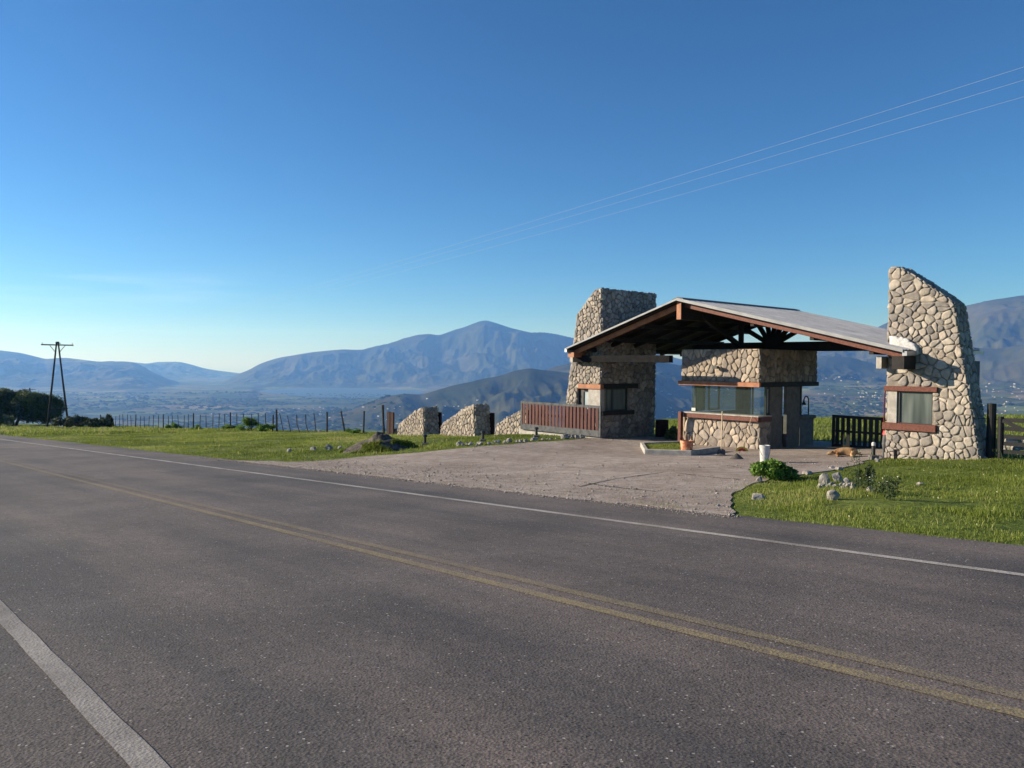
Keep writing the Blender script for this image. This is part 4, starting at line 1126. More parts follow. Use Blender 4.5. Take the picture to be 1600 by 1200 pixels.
# left side and back wall with openings, seen through the glass
QK = QE - .35
def ql(u): return SL(u, 620, SA + .12)[0]
def bs_(u): return SZ(u, 620, QK)[0]
UC = 800 + F0 * (S(SA + .12, QK, 0).x / S(SA + .12, QK, 0).y)
print('booth back corner at', UC, 'ql', ql(1088), ql(1102), ql(1130))
k = MB(); k.sbox(SA + .05, SB - .3, QK, QK + .2, zg, zC - .25); k.build('back_wall', 'concretedark', booth)
k = MB(); k.sbox(SA + .05, SA + .2, QW + .3, QK, zg, zC - .05); k.build('side_wall', 'concretedark', booth)
k = MB(); k.sbox(SA + .05, bs_(UC + 17), QK + .001, QK + .2, zC - .25, zU0); k.build('back_pier', 'concretedark', booth)
def framing(fn, u0, u1, z0, z1, w_=.05):
    k = MB(); fn(k, u0, u0 + w_, z0, z1); fn(k, u1 - w_, u1, z0, z1); fn(k, u0 + w_, u1 - w_, z0, z0 + w_); fn(k, u0 + w_, u1 - w_, z1 - w_, z1)
    return k.build('back_window_frame', 'blackmetal', booth)
side = lambda k, a, b_, z0, z1: k.sbox(SA + .06, SA + .12, a, b_, z0, z1)
back = lambda k, a, b_, z0, z1: k.sbox(a, b_, QK - .06, QK, z0, z1)
framing(side, ql(1087), ql(1102), zC, zU0); pk9 = MB(); pk9.sbox(SA + .07, SA + .08, ql(1089), ql(1100), zC + .05, zU0 - .05); pk9.build('pane', 'paleglass', booth)
framing(side, ql(1102) + .25, min(QK - .1, ql(1102) + .95), zC, zU0)
framing(back, bs_(UC + 24), SB - .35, zC - .24, zU0)
k = MB(); s0, z1 = SZ(1081, 637, QW + .07); s1, z0 = SZ(1087, 642, QW + .07); k.sbox(s0, s1, QW + .05, QW + .07, z0, z1); k.build('notice', 'flash', booth)
k = MB(); s_, z_ = SZ(1118, 574, QW - .2); k.sbox(s_ - .09, s_ + .09, QW - .26, QW - .14, z_ - .05, z_ + .05); k.sbox(s_ - .03, s_ + .03, QW - .14, QW - .02, z_ - .03, z_ + .03); k.build('spotlight', 'blackmetal', booth)

# gooseneck lamps
def gooseneck(label, base, H, arm, dirv, m, lm, r=.022):
    t = thing('gooseneck_lamp', label, 'lamp', base); base = Vector(base); dirv = Vector(dirv)
    pts_ = [base, base + Z3 * (H - arm * .5)]
    for a in np.linspace(0, PI, 9)[1:]:
        pts_.append(base + Z3 * (H - arm * .5) + dirv * (arm * .5 * (1 - math.cos(a))) + Z3 * (arm * .5 * math.sin(a)))
    k = MB(); k.tube(pts_, r, 8); k.build('pole', m, t, smooth=True)
    e = pts_[-1]; k = MB(); k.lathe(e - Z3 * .14, [(.09, 0), (.085, .03), (.04, .10), (.025, .15)], 12); k.build('lamp_shade', lm, t, smooth=True)
q_, z_ = SL(1263, 649, SB - .15)
zt = SL(1263, 621, SB - .15)[1]
gooseneck('thin dark hooked lamp standing on the low wall behind the booth', S(SB - .15, q_, zlw), zt - zlw + .05, .34, -N3, 'blackmetal', 'blackmetal')
qL = 3.4; sL, zL = SZ(1380.5, 690, qL); zt = SZ(1384, 605.5, qL)[1]
base = S(sL, qL, ZG(sL, qL))
gooseneck('tall dark red hooked lamp pole between the black gate and right tower', base, zt - base.z, .42, E3, 'redmetal', 'redmetal')

# ------------------------------------------------------------------ slatted gates
def slat_gate(label, q, u0, u1, zt, zbm, n, mslat, mfr, s0=None, s1=None):
    s0 = SZ(u0, 650, q)[0] if s0 is None else s0; s1 = SZ(u1, 650, q)[0] if s1 is None else s1
    t = thing('sliding_gate', label, 'gate', S((s0 + s1) / 2, q, zbm))
    k = MB(); fw_ = .10
    k.sbox(s0, s0 + fw_, q, q + .06, zbm, zt); k.sbox(s1 - fw_, s1, q, q + .06, zbm, zt)
    k.sbox(s0 + fw_, s1 - fw_, q, q + .06, zt - .10, zt); k.sbox(s0 + fw_, s1 - fw_, q, q + .06, zbm, zbm + .24)
    zm = (zt + zbm + .14) / 2; k.sbox(s0 + fw_, s1 - fw_, q + .035, q + .058, zm - .04, zm + .04)
    k.build('frame', mfr, t, bevel=.006)
    L = s1 - s0 - 2 * fw_; p = L / n
    rn = random.Random(n)
    for i in range(n):
        w_ = p * .64 + rn.uniform(-.006, .006); a = s0 + fw_ + p * (i + .5) - w_ / 2
        k = MB(); k.sbox(a, a + w_, q + .002, q + .026, zbm + .20, zt - .06 - rn.uniform(0, .01)); k.build('slat', mslat, t)
    return t, s0, s1
rg, ga, gb = slat_gate('red slatted gate with grey frame, drawn in front of the left tower', -.26, 813.3, 938.5, SZ(938, 634.3, -.26)[1], SZ(938, 684, -.26)[1] + .02, 22, 'slatwood', 'greywood')
QG = 4.2
slat_gate('black slatted gate behind the driveway beside the right tower', QG, 1300, 1388, SZ(1300, 648, QG)[1], SZ(1300, 648, QG)[1] - 1.24, 10, 'blackwood', 'blackwood', s1=SZ(1398, 650, QG)[0])
k = MB(); k.sbox(ga - .2, gb - .1, -.16, -.04, ZG(ga, 0) - .3, SZ(813, 669, -.2)[1]); tag(k.build('kerb_wall', 'concrete', loc=S((ga + gb) / 2, -.1, ZG(-13, 0))), 'low pale concrete kerb under the red slatted gate', 'kerb')

# ------------------------------------------------------------------ stone buttresses left of the gate
def buttress(label, ul, ur, prof, base_s, seed, depth=.85):
    """prof: list of (u, v) along the sloping top from right corner to the left foot"""
    P_ = [SZ(u, v, 0) for u, v in prof]
    s1 = P_[0][0]
    zb_ = ZG(s1, 0) - .35
    poly = [(s1 + .10, zb_)] + P_ + [(P_[-1][0] - .12, zb_)]
    poly = poly[::-1]
    t = thing('stone_buttress', label, 'wall', S(s1 - 1, .4, ZG(s1 - 1, .4)), 'stone buttresses along the fence line')
    k = MB(); k.prism([S(a, 0, b_) for a, b_ in poly], N3 * depth); k.build('wall', 'mortar', t)
    k = MB(); stones(k, S(0, 0, 0), E3, Z3, -N3, poly, .18, 1.15, seed=seed, gap=.02, h=.04, warm=1.03)
    a_, b_ = S(s1, 0, P_[0][1]), S(s1 + .10, 0, zb_); ax = (b_ - a_); L2 = ax.length; ax.normalize(); nn = ax.cross(N3); nn = nn if nn.dot(E3) > 0 else -nn
    stones(k, a_, N3, ax, nn.normalized(), [(0, 0), (depth, 0), (depth, L2), (0, L2)], .22, 1.0, seed=seed + 1, h=.07)
    for i in range(len(P_) - 1):
        a_, b_ = S(P_[i][0], 0, P_[i][1]), S(P_[i + 1][0], 0, P_[i + 1][1]); ax = (b_ - a_); L2 = ax.length
        if L2 < .1: continue
        ax.normalize(); nn = N3.cross(ax); nn = nn if nn.z > 0 else -nn
        stones(k, a_, N3, ax, nn.normalized(), [(0, 0), (depth, 0), (depth, L2), (0, L2)], .22, 1.0, seed=seed + 5 + i, h=.09)
    k.build('stone_facing', 'stone', t, smooth=True)
buttress('stone buttress farthest left, behind the heap of soil', 622, 657, [(662, 638), (650, 643), (634, 656), (623, 665)], 0, 51)
buttress('middle stone buttress between two rusty steel posts', 690, 738, [(741.5, 634.5), (724, 639.5), (705, 655), (690, 665)], 0, 61)
buttress('right stone buttress half hidden by the red slatted gate', 775, 832, [(833, 636.5), (812, 645), (790, 655), (775, 668)], 0, 71)
# rusty steel post pairs behind
for lab, u0, u1, vt, q in (('rusty steel post pair left of the left buttress', 604.5, 614.5, 643.5, .3), ('dark steel post against the left buttress', 680, 688.5, 644, .9), ('dark steel post against the middle buttress', 761, 771, 645, .9)):
    sa_, zt = SZ(u0, vt, q); sb_, _ = SZ(u1, vt, q); zg_ = ZG(sa_, q)
    t = thing('steel_post', lab, 'post', S((sa_ + sb_) / 2, q, zg_), 'steel posts of the unfinished fence')
    m_ = (sa_ + sb_) / 2
    for a, b_ in ((sa_, m_ - .03), (m_ + .02, sb_)):
        k = MB(); k.sbox(a, b_, q, q + .08, zg_ - .1, zt + random.uniform(-.02, .02)); k.build('steel_channel', 'rust', t, bevel=.006)
sa_, z_ = SZ(684, 645, .95); k = MB()
c_ = S(sa_ - .05, .95, z_ - .02); k.tube([c_ + E3 * (.17 * math.cos(a)) + Z3 * (.30 * math.sin(a)) for a in np.linspace(-.15, PI + .15, 14)], .012, 6)
tag(k.build('wire_hoop', 'blackmetal', loc=c_), 'thin dark metal hoop sticking up beside the left buttress', 'hoop')

# ------------------------------------------------------------------ wire fence along the ridge
fb = [(156,670,651,1),(168,670,650,0),(174,670,653,0),(180,670,652.5,0),(186.5,670,651,0),(192.5,670,650,0),(200,670,650,0),(205,670,651,0),(211.5,670,649,1),(219,670,651,0),(226,670,651,0),(232.6,670,650.5,0),(239,671,650.5,0),(247.5,671,650,0),(255.6,671.5,649,1),(263,671,650,0),(270,671,650.5,0),(279,672,650,0),(287,672,650,0),(294,672,649,0),(302.3,672.5,648,1),(312,672.5,650,0),(322,673,650,0),(332,673.5,649.5,0),
      (342,674,649,0),(351.5,674,649,0),(360.6,674.5,647,1),(370.5,674,648,0),(381,674,648,0),(393,674.5,648,0),(404,675,647,0),(415,675,647,0)]
fr2 = [(425.5, 675.5, 427, 649, 1), (432.7, 676, 432, 641.5, 2), (443.5, 676, 437, 648, 0), (455, 673, 449, 648, 0), (469, 675, 463.5, 648, 3), (482.5, 676, 477.5, 648, 3), (494.5, 676, 490.5, 646, 0), (511, 677.5, 511, 646, 1), (539.5, 679, 533, 646, 1), (568, 678.5, 569, 644, 1), (600, 679, 598, 634, 2)]
fence = thing('wire_fence', 'old wire fence of leaning dark wooden posts along the ridge', 'fence', G(360, 674))
tops = []
for u, vb, vt, w_ in fb: tops.append((u, vb, u + random.uniform(-1.2, 1.2), vt, w_))
tops += fr2
tl = []
for u, vb, ut, vt, w_ in tops:
    q_ = 24.6 - OFF0
    s_, _z = SZ(u, vb, q_); p = S(s_, q_, 0); z0 = turf(np.array([p.x]), np.array([p.y]))[0]; p.z = z0 - .12
    d_ = math.hypot(p.x, p.y)
    s2, _ = SZ(ut, vt, q_); h = (vb - vt) / F0 * d_ * .98
    tp = S(s2, q_, z0 + h); r_ = (.028, .05, .065, .03)[w_]
    if w_ == 3: pts_ = [p, p.lerp(tp, .1), S(s2 * .9 + s_ * .1, q_, z0 + h * .45), tp]
    else: pts_ = [p, p.lerp(tp, .5) + Vector((random.uniform(-.02, .02), 0, 0)), tp]
    k = MB(); k.tube(pts_, [r_ * 1.05] + [r_] * (len(pts_) - 1), 6); k.build('post', 'postwood', fence)
    tl.append((S(s_, q_, z0), tp))
for f in (.30, .55, .78, .95):
    k = MB(); pp = [a.lerp(b_, f) for a, b_ in tl]; k.tube(pp, .006, 4); k.build('wire', 'blackmetal', fence)

# ------------------------------------------------------------------ utility poles and wires
def a_pole(label, base, H, spread, group='wooden A-frame power poles', arm=1.6, rscale=1.0, ext=0):
    base = Vector(base); t = thing('utility_pole', label, 'utility pole', base, group)
    dr = Vector((.75, .66, 0)).normalized()
    top = base + Z3 * H
    legs = []
    for sg in (-1, 1):
        k = MB(); b_ = base + dr * sg * spread - Z3 * .3; k.tube([b_, b_.lerp(top, .5) + dr * .03 * sg, top + dr * .10 * sg], [.12 * rscale, .11 * rscale, .09 * rscale], 8); k.build('pole_leg', 'postwood', t, smooth=True)
    k = MB(); z_ = base.z + H * .98; c_ = Vector((base.x, base.y, z_)); k.bar(c_ - dr * arm, c_ + dr * arm, .12 * rscale, .14 * rscale); k.build('crossarm', 'postwood', t)
    k = MB(); k.lathe(top - Z3 * .1, [(.2, 0), (.21, .25), (.12, .3)], 10); k.build('pole_cap', 'postwood', t)
    for sg in (-1, 1):
        k = MB(); k.bar(c_ + dr * sg * arm * .50, Vector((base.x, base.y, base.z + H * .90)) + dr * sg * (.15 + spread * .1), .06, .06); k.build('brace', 'postwood', t)
    a_, b_ = base + dr * (-spread * .8) + Z3 * H * .21, base + dr * (spread * .8) * 1.15 + Z3 * H * .225
    k = MB(); k.bar(a_, b_, .1, .12); k.build('tie_bar', 'postwood', t)
    for o_ in (-arm * .93, .28, arm * .93):
        k = MB(); k.lathe(c_ + dr * o_ + Z3 * .07, [(.03, 0), (.03, .06), (.07, .08), (.05, .16), (.02, .2)], 8); k.build('insulator', 'whiteplastic', t)
    return c_, dr
pb = G(90.5, 668.3)
Hh = 131 / F0 * math.hypot(pb.x, pb.y) * .875
ca, dr = a_pole('tall dark wooden A-frame power pole beside the dark tree', pb, Hh, 1.18 * 1.0, arm=1.72)
q2 = ray(46.5, 607); d2 = 250.0 / q2[1]; p2 = Vector((q2[0] * d2, q2[1] * d2, CZ + q2[2] * d2)); g2 = float(ground_z(np.array([p2.x]), np.array([p2.y]))[0])
cb, _ = a_pole('far small A-frame power pole showing over the dark tree', (p2.x, p2.y, g2), p2.z - g2, 1.1, arm=1.65)
ends = []
dirw = None
for (v9, v16, o_) in ((324.7, 104.5, -1.5), (335.6, 125, .28), (350, 151, 1.5)):
    P0 = ca + dr * o_ + Z3 * .27
    # where the line crosses the sight line of the right picture edge
    yc = 15.5 + {-1.5: -1.15, .28: .2, 1.5: 1.2}[o_]
    qq = ray(1600, v16); P2 = Vector(qq) * (yc / qq[1]) + Vector((0, 0, CZ))
    d_ = Vector((P2.x - P0.x, P2.y - P0.y, 0)); L = d_.length; dn = d_ / L
    q9 = ray(900, v9); # intersection in plan
    det = dn.x * (-q9[1]) - dn.y * (-q9[0])
    bx, by = -P0.x, -P0.y
    tau = (bx * (-q9[1]) - by * (-q9[0])) / det; lam = (dn.x * by - dn.y * bx) / det
    zm = CZ + q9[2] * lam
    A_ = np.array([[tau, tau * tau], [L, L * L]]); sol = np.linalg.solve(A_, np.array([zm - P0.z, P2.z - P0.z]))
    pts_ = [Vector((P0.x + dn.x * t, P0.y + dn.y * t, P0.z + sol[0] * t + sol[1] * t * t)) for t in np.linspace(0, L + 22, 60)]
    k = MB(); k.tube(pts_, .0023, 5)
    lab = {-1.5: 'topmost of the three power wires crossing the sky', .28: 'middle one of the three power wires crossing the sky', 1.5: 'lowest of the three power wires crossing the sky'}[o_]
    tag(k.build('power_wire', 'wire', loc=P0), lab, 'wire', 'power wires across the sky')
print('wire fit', sol, L)

# ------------------------------------------------------------------ wooden field gate and post at the right
qf = .35
sp0, zt = SZ(1550, 630.5, qf); base = S(sp0, qf, ZG(sp0, qf))
k = MB(); k.tube([base - Z3 * .2, base + Z3 * (zt - base.z)], [.115, .105], 12); tag(k.build('fence_post', 'blackwood', loc=base), 'thick round dark post between the right tower and the field gate', 'post')
sg0, gt = SZ(1564, 651, qf); sg1 = sg0 + 3.6; base = S(sg0, qf, ZG(sg0, qf))
fg = thing('field_gate', 'dark wooden field gate with rails and crossed braces at the right edge', 'gate', base)
for s_ in (sg0, sg1):
    k = MB(); k.tube([S(s_, qf, base.z + .05), S(s_, qf, gt)], .075, 10); k.build('gate_post', 'blackwood', fg)
for v in (656.5, 670, 682.5, 693.5, 706):
    z_ = SZ(1575, v, qf)[1]; k = MB(); k.bar(S(sg0, qf, z_), S(sg1, qf, z_ + .0), .05, .10); k.build('rail', 'blackwood', fg)
zt_, zb2 = SZ(1568, 657, qf)[1], SZ(1600, 706, qf)[1]
sm_ = (sg0 + sg1) / 2
k = MB(); k.bar(S(sg0 + .05, qf - .04, zt_), S(sm_, qf - .04, zb2), .03, .09); k.build('brace', 'blackwood', fg)
k = MB(); k.bar(S(sg1 - .05, qf - .04, zt_), S(sm_ - 1.0, qf - .04, zb2), .03, .09); k.build('brace', 'blackwood', fg)
k = MB(); z_ = SZ(1540, 654, qf)[1]; k.tube([S(2.0, qf, z_), S(sp0, qf, z_), S(sg0, qf, z_ - .02)], .008, 5); tag(k.build('fence_wire', 'blackmetal', loc=S(2.5, qf, z_)), 'thin wire from the right tower to the round dark post', 'wire')

# ------------------------------------------------------------------ rocks
def rock(label, u, v, w_, h, m='rock', seed=1, group=None, cat='rock', name='rock', dz=0, sub=3, rough=.35, d=None):
    p = G(u, v); d_ = math.hypot(p.x, p.y); W = w_ / F0 * d_ / 2; H = h / F0 * d_
    p = p + Vector((p.x / d_, p.y / d_, 0)) * W * .6
    z = float(turf(np.array([p.x]), np.array([p.y]))[0]); base = Vector((p.x, p.y, z))
    k = MB()
    if rough > .3 and name == 'rock':
        r3 = random.Random(seed * 13 + 1); hb = bmesh.new(); c_ = base + Z3 * H * .30
        for i in range(26):
            a_, e_ = r3.uniform(0, 2 * PI), math.asin(r3.uniform(-1, 1)); q_ = r3.uniform(.78, 1.12)
            hb.verts.new((c_.x + math.cos(a_) * math.cos(e_) * W * q_, c_.y + math.sin(a_) * math.cos(e_) * W * (d or .8) * q_, c_.z + math.sin(e_) * H * .72 * q_))
        o9 = bmesh.ops.convex_hull(hb, input=hb.verts[:]); bmesh.ops.delete(hb, geom=[g_ for g_ in o9['geom_interior'] if isinstance(g_, bmesh.types.BMVert)], context='VERTS')
        bmesh.ops.subdivide_edges(hb, edges=hb.edges[:], cuts=2, use_grid_fill=True)
        for v9 in hb.verts: v9.co += Vector([(mnoise.noise(v9.co * (5 / max(W, .05)) * .2 + Vector((seed, j * 7, 0)))) for j in range(3)]) * W * .14
        hb.verts.index_update(); k.v = [tuple(v9.co) for v9 in hb.verts]; k.f = [tuple(v9.index for v9 in f9.verts) for f9 in hb.faces]; k.c = [None] * len(k.f); hb.free()
    else: k.blob(base + Z3 * H * .32, (W, W * (d or .8), H * .68), seed, rough, sub)
    return tag(k.build(name, m, loc=base), label, cat, group)
rocks = [
 ('pale rock on the gravel beside the green bush', 1186, 754, 15, 9, 'palerock', 2), ('flat pale rock low in the grass near the driveway', 1182, 781, 26, 9, 'palerock', 3),
 ('small rock at the grass corner by the road edge', 1121, 793, 12, 6, 'palerock', 5),
 ('small pale rock between bush and rubble', 1263, 750.5, 6, 5, 'palerock', 6), ('jagged pale rock alone in the grass below the rubble', 1301, 785, 20, 14, 'palerock', 7),
 ('dark jagged rock at the left of the rubble heap', 1289, 757, 18, 17, 'rock', 8), ('tallest grey rock on the rubble heap', 1307, 752, 17, 17, 'rock', 9),
 ('grey rock at the right end of the rubble heap', 1322, 757, 16, 12, 'rock', 10), ('pale slab leaning on the rubble heap', 1325, 761, 15, 7, 'palerock', 11),
 ('broken pale rock at the front of the rubble heap', 1283, 763, 14, 9, 'palerock', 12), ('low pale rock in front of the rubble heap', 1305, 763, 13, 6, 'palerock', 14),
 ('pale rock half under the flowering weeds', 1360, 770, 16, 8, 'palerock', 15), ('flat pale rock at the grass border left of the rubble', 1262, 742, 17, 7, 'palerock', 16),
 ('pale stone on the grass border behind the rubble', 1311, 735, 14, 6, 'palerock', 17), ('brown stone lying on the grass border', 1300, 733, 12, 4, 'rock', 18),
 ('small pale rock alone on the right-hand grass', 1438, 759, 11, 5, 'palerock', 19), ('pale flat rock at the foot of the right tower', 1536, 721, 17, 4, 'palerock', 20),
 ('white rock at the foot of the fence', 500, 676, 6, 4, 'palerock', 21), ('grey rock left of the other stones on the left grass', 452, 707, 8, 6, 'rock', 22),
 ('flat grey rock on the left grass near the soil heap', 490, 705, 11, 6, 'rock', 23), ('pale broken rock just left of the soil heap', 513, 704.5, 13, 10, 'rock', 24), ('mossy little rock touching the soil heap', 531, 702.5, 8, 6, 'rock', 25),
 ('boulder leaning on the left buttress', 619, 680, 9, 9, 'palerock', 26),
 ('grey boulder behind the sleeping dog', 1333, 711, 24, 9, 'rock', 27), ('dark boulder beside the white topped garden light', 1373, 717, 17, 6, 'rock', 28),
 ('small pale stone beside the right tower corner', 1371, 722, 8, 6, 'palerock', 29),
 ('grey boulder behind the wooden field gate', 1578, 704, 22, 20, 'rock', 30), ('white boulder seen through the wooden field gate', 1586, 707, 13, 11, 'palerock', 31), ('rounded grey boulder at the right edge behind the field gate', 1600, 704, 16, 18, 'rock', 32),
 ('small stone on the gravel near the apron joint', 1073, 763, 12, 4, 'palerock', 33)]
for lab, u, v, w_, h, m_, sd_ in rocks: rock(lab, u, v, w_, h, m_, sd_, 'loose rocks lying on grass and gravel', rough=.45 if m_ == 'rock' else .32)
# small rubble
for i in range(24):
    u, v = 1274 + random.random() * 62, 754 + random.random() * 14
    rock('small rubble stone of the heap in the right-hand grass', u, v, random.uniform(5, 12), random.uniform(4, 9), random.choice(['rock', 'palerock']), 100 + i, 'rubble stones of the heap', sub=2, rough=.4)
# stones edging the driveway
ed = [(716, 697.5, 9), (724, 697.8, 5), (730, 697, 6), (738, 696.5, 8), (746, 697, 6), (752, 696.5, 12), (765, 695, 9), (772, 694, 6), (779, 693.8, 8), (788, 693.2, 7), (797, 692.8, 9), (806, 691.8, 6), (813, 691.5, 8), (822, 690.8, 7), (830, 690, 7), (838, 689.8, 9), (846, 689, 7), (855, 688.5, 7), (863, 688, 6), (871, 687.3, 6), (881, 686.5, 13), (892, 686, 9), (900, 685.5, 12), (908, 684.8, 9), (915, 684.2, 7)]
for i, (u, v, w_) in enumerate(ed):
    w_ *= random.uniform(.7, 1.25); rock('rounded stone in the row edging the driveway grass', u + random.uniform(-2.5, 2.5), v - random.uniform(-.2, .8), w_, w_ * random.uniform(.38, .6) + .6, 'palerock' if i % 3 == 1 else 'rock', 200 + i, 'edging stones of the driveway', sub=2, rough=.38, name='edging_stone', cat='stone')

# ------------------------------------------------------------------ soil heap
def heap(name, label, px, height, m, cat, seed, n=26, group=None):
    """irregular mound: px = left, right, front v"""
    ul, ur, vf, vb = px
    a_, b_ = G(ul, (vf + vb) / 2), G(ur, (vf + vb) / 2); c_ = a_.lerp(b_, .5); W = (b_ - a_).length / 2
    f_, k_ = G((ul + ur) / 2, vf), G((ul + ur) / 2, vb); Dp = min((k_ - f_).length / 2, W * .8)
    rows_ = []
    for i in range(n + 1):
        rr = []
        rad = i / n
        for j in range(40):
            an = 2 * PI * j / 40
            x_, y_ = c_.x + math.cos(an) * W * rad, c_.y + math.sin(an) * Dp * rad
            nn_ = float(fbm(np.array([x_ * 1.6]), np.array([y_ * 1.6]), 4, seed)[0])
            z_ = height * max(0, (1 - rad ** 1.3)) * (.62 + .76 * nn_) + .42 * height * (float(fbm(np.array([x_ * 5]), np.array([y_ * 5]), 4, seed + 2)[0]) - .5) * (1 - rad)
            rr.append(Vector((x_, y_, gz(x_, y_) + z_ - .05 * (rad > .97) )))
        rows_.append(rr)
    k = MB(); k.grid(rows_, True)
    return tag(k.build(name, m, loc=Vector((c_.x, c_.y, gz(c_.x, c_.y))), smooth=True), label, cat, group), c_, W, Dp
heap_o, hc, hW, hD = heap('soil_heap', 'heap of dark soil and rubble grown with weeds on the left grass', (545, 640, 713, 693), .50, 'soil', 'soil heap', 41)
rock('pointed grey slab on top of the soil heap', 608, 696, 20, 9, 'rock', 61, name='rock')
bpy.data.objects[-1] if False else None
heap('mortar_heap', 'small dark heap of mortar on the apron, right one', (1138, 1163, 722, 714), .16, 'wet', 'mortar heap', 43, 12)
heap('mortar_heap', 'flat grey patch of mixed mortar round the shovel blade', (1112, 1140, 717, 709), .09, 'wet', 'mortar heap', 44, 12)

# ------------------------------------------------------------------ planter kerb
kp = [(1000.5, 699), (1007, 711), (1080, 713), (1127, 706), (1068, 696)]
kg = [G(u, v) for u, v in kp]; kc = sum(kg, Vector()) / len(kg)
pl = thing('planter', 'pointed concrete planter kerb with grass in front of the booth', 'planter', Vector((kc.x, kc.y, gz(kc.x, kc.y))))
k = MB(); ztop = max(g.z for g in kg[:4]) + .13
for i in range(len(kg)):
    a_, b_ = kg[i], kg[(i + 1) % len(kg)]
    if i == 3: continue
    ia, ib = a_.lerp(kc, .11), b_.lerp(kc, .11)
    k.hexa([Vector((p.x, p.y, p.z - .1)) for p in (a_, b_, ib, ia)] + [Vector((p.x, p.y, p.z + .17)) for p in (a_, b_, ib, ia)])
k.build('kerb', 'concrete', pl, bevel=.012)
k = MB(); k.face([Vector((p.x, p.y, gz(p.x, p.y) + .10)) for p in (kg[0].lerp(kc, .13), kg[1].lerp(kc, .13), kg[1].lerp(kg[2], .8).lerp(kc, .13), kg[4].lerp(kc, .05))]); pl_turf = k.build('turf', 'ground', pl)
tri = [kg[0].lerp(kc, .14), kg[1].lerp(kc, .14), kg[1].lerp(kg[2], .75).lerp(kc, .14), kg[4].lerp(kc, .1)]

# ------------------------------------------------------------------ buckets, barrel, tools
def bucket(label, u, v, wpx, hpx, m, name='bucket', handle=True):
    p = G(u, v); d_ = math.hypot(p.x, p.y); r = wpx / F0 * d_ / 2; h = hpx / F0 * d_; p = Vector((p.x, p.y + r, gz(p.x, p.y + r) + .03))
    t = thing(name, label, name, p)
    k = MB(); k.lathe(p, [(r * .82, 0), (r * .97, h * .86), (r * 1.03, h * .86), (r * 1.03, h * .92), (r * .99, h * .93), (r * 1.04, h * .97), (r * 1.02, h), (r * .93, h), (r * .78, .02), (.001, .02)], 28); k.build('body', m, t, smooth=False)
    if handle:
        k = MB(); pts_ = [p + Vector((r * 1.05 * math.cos(a), -r * .5 * abs(math.sin(a)) * 1.6, h * .84 - h * .55 * math.sin(a))) for a in np.linspace(0, PI, 12)]
        k.tube(pts_, .004, 5); k.build('handle', 'blackmetal', t)
    return t, p, r, h
bucket('white plastic bucket beside the green bush', 1197, 724, 15.5, 25, 'whiteplastic')
t, p, r, h = bucket('orange and tan bucket full of scrap sticks by the booth post', 1075, 712.8, 20, 22, 'orangeplastic', handle=False)
rn = random.Random(5)
for i in range(7):
    k = MB(); a = rn.uniform(0, 2 * PI); b0 = p + Vector((math.cos(a) * r * .3, math.sin(a) * r * .3, h * .4)); b1_ = p + Vector((math.cos(a) * r * .9 - .03, math.sin(a) * r * .6, h * rn.uniform(1.1, 1.45)))
    k.tube([b0, b1_], [.025, .018], 6); k.build('scrap_stick', 'lightwood' if i % 2 else 'redwood', t)
# rusty barrel between tower and booth
sb_, zb3 = SZ(1034, 684, 3.0); pb_ = S(sb_, 3.0, ZG(sb_, 3.0)); zt_ = SZ(1034, 656, 3.0)[1]
t = thing('barrel', 'rusty dark barrel standing between the left tower and the booth', 'barrel', pb_)
rr_ = 10 / F0 * math.hypot(pb_.x, pb_.y); hb = zt_ - pb_.z
k = MB(); k.lathe(pb_, [(rr_, 0), (rr_, hb * .32), (rr_ * 1.04, hb * .335), (rr_, hb * .35), (rr_, hb * .65), (rr_ * 1.04, hb * .665), (rr_, hb * .68), (rr_, hb), (rr_ * .93, hb), (rr_ * .93, hb * .8), (.001, hb * .8)], 26); k.build('body', 'rust', t, smooth=False)
# shovel standing in the mortar
pb_ = G(1127, 712.5); sh = thing('shovel', 'shovel with long pale handle standing upright in the wet mortar', 'shovel', pb_)
d_ = math.hypot(pb_.x, pb_.y); H = (712.5 - 644.5) / F0 * d_
k = MB(); k.tube([pb_ + Z3 * .18, pb_ + Vector((.01, 0, H))], [.019, .017], 8); k.build('handle', 'lightwood', sh)
k = MB(); k.prism([pb_ + Vector((a, 0, b_)) for a, b_ in ((-.10, -.06), (.10, -.06), (.12, .06), (.11, .18), (.03, .22), (-.03, .22), (-.11, .18), (-.12, .06))], Vector((0, .012, 0))); k.build('blade', 'greywood', sh)
# rake leaning on the counter
pa = G(1159, 706); rk = thing('rake', 'thin rake with yellow and red head leaning against the booth counter', 'rake', pa)
s_, z_ = SZ(1175, 650.5, QW - .19); top = S(s_, QW - .2, z_)
k = MB(); k.tube([pa + Z3 * .06, top], [.011, .010], 6); k.build('handle', 'lightwood', rk)
M_['yellowp'] = mat('yellow_plastic', (.55, .42, .06), (.7, .55, .10), 9, .5, .4); M_['redp'] = mat('red_plastic', (.45, .03, .03), (.5, .05, .05), 9, .5, .4)
c_ = pa + Z3 * .02
def fan(r0, r1, a0, a1, m, name, dz=0):
    k = MB(); rows_ = [[c_ + Vector((math.cos(a) * r_, -.02 - .002 * dz, math.sin(a) * r_ * .75)) for a in np.linspace(a0, a1, 14)] for r_ in (r0, r1)]
    k.grid(rows_); k.grid([[q + Vector((0, .02, 0)) for q in r_] for r_ in rows_]); return k.build(name, m, rk)
fan(.13, .20, 0, PI, 'yellowp', 'rake_rim'); fan(.03, .128, 0, PI, 'redp', 'rake_head', 1)
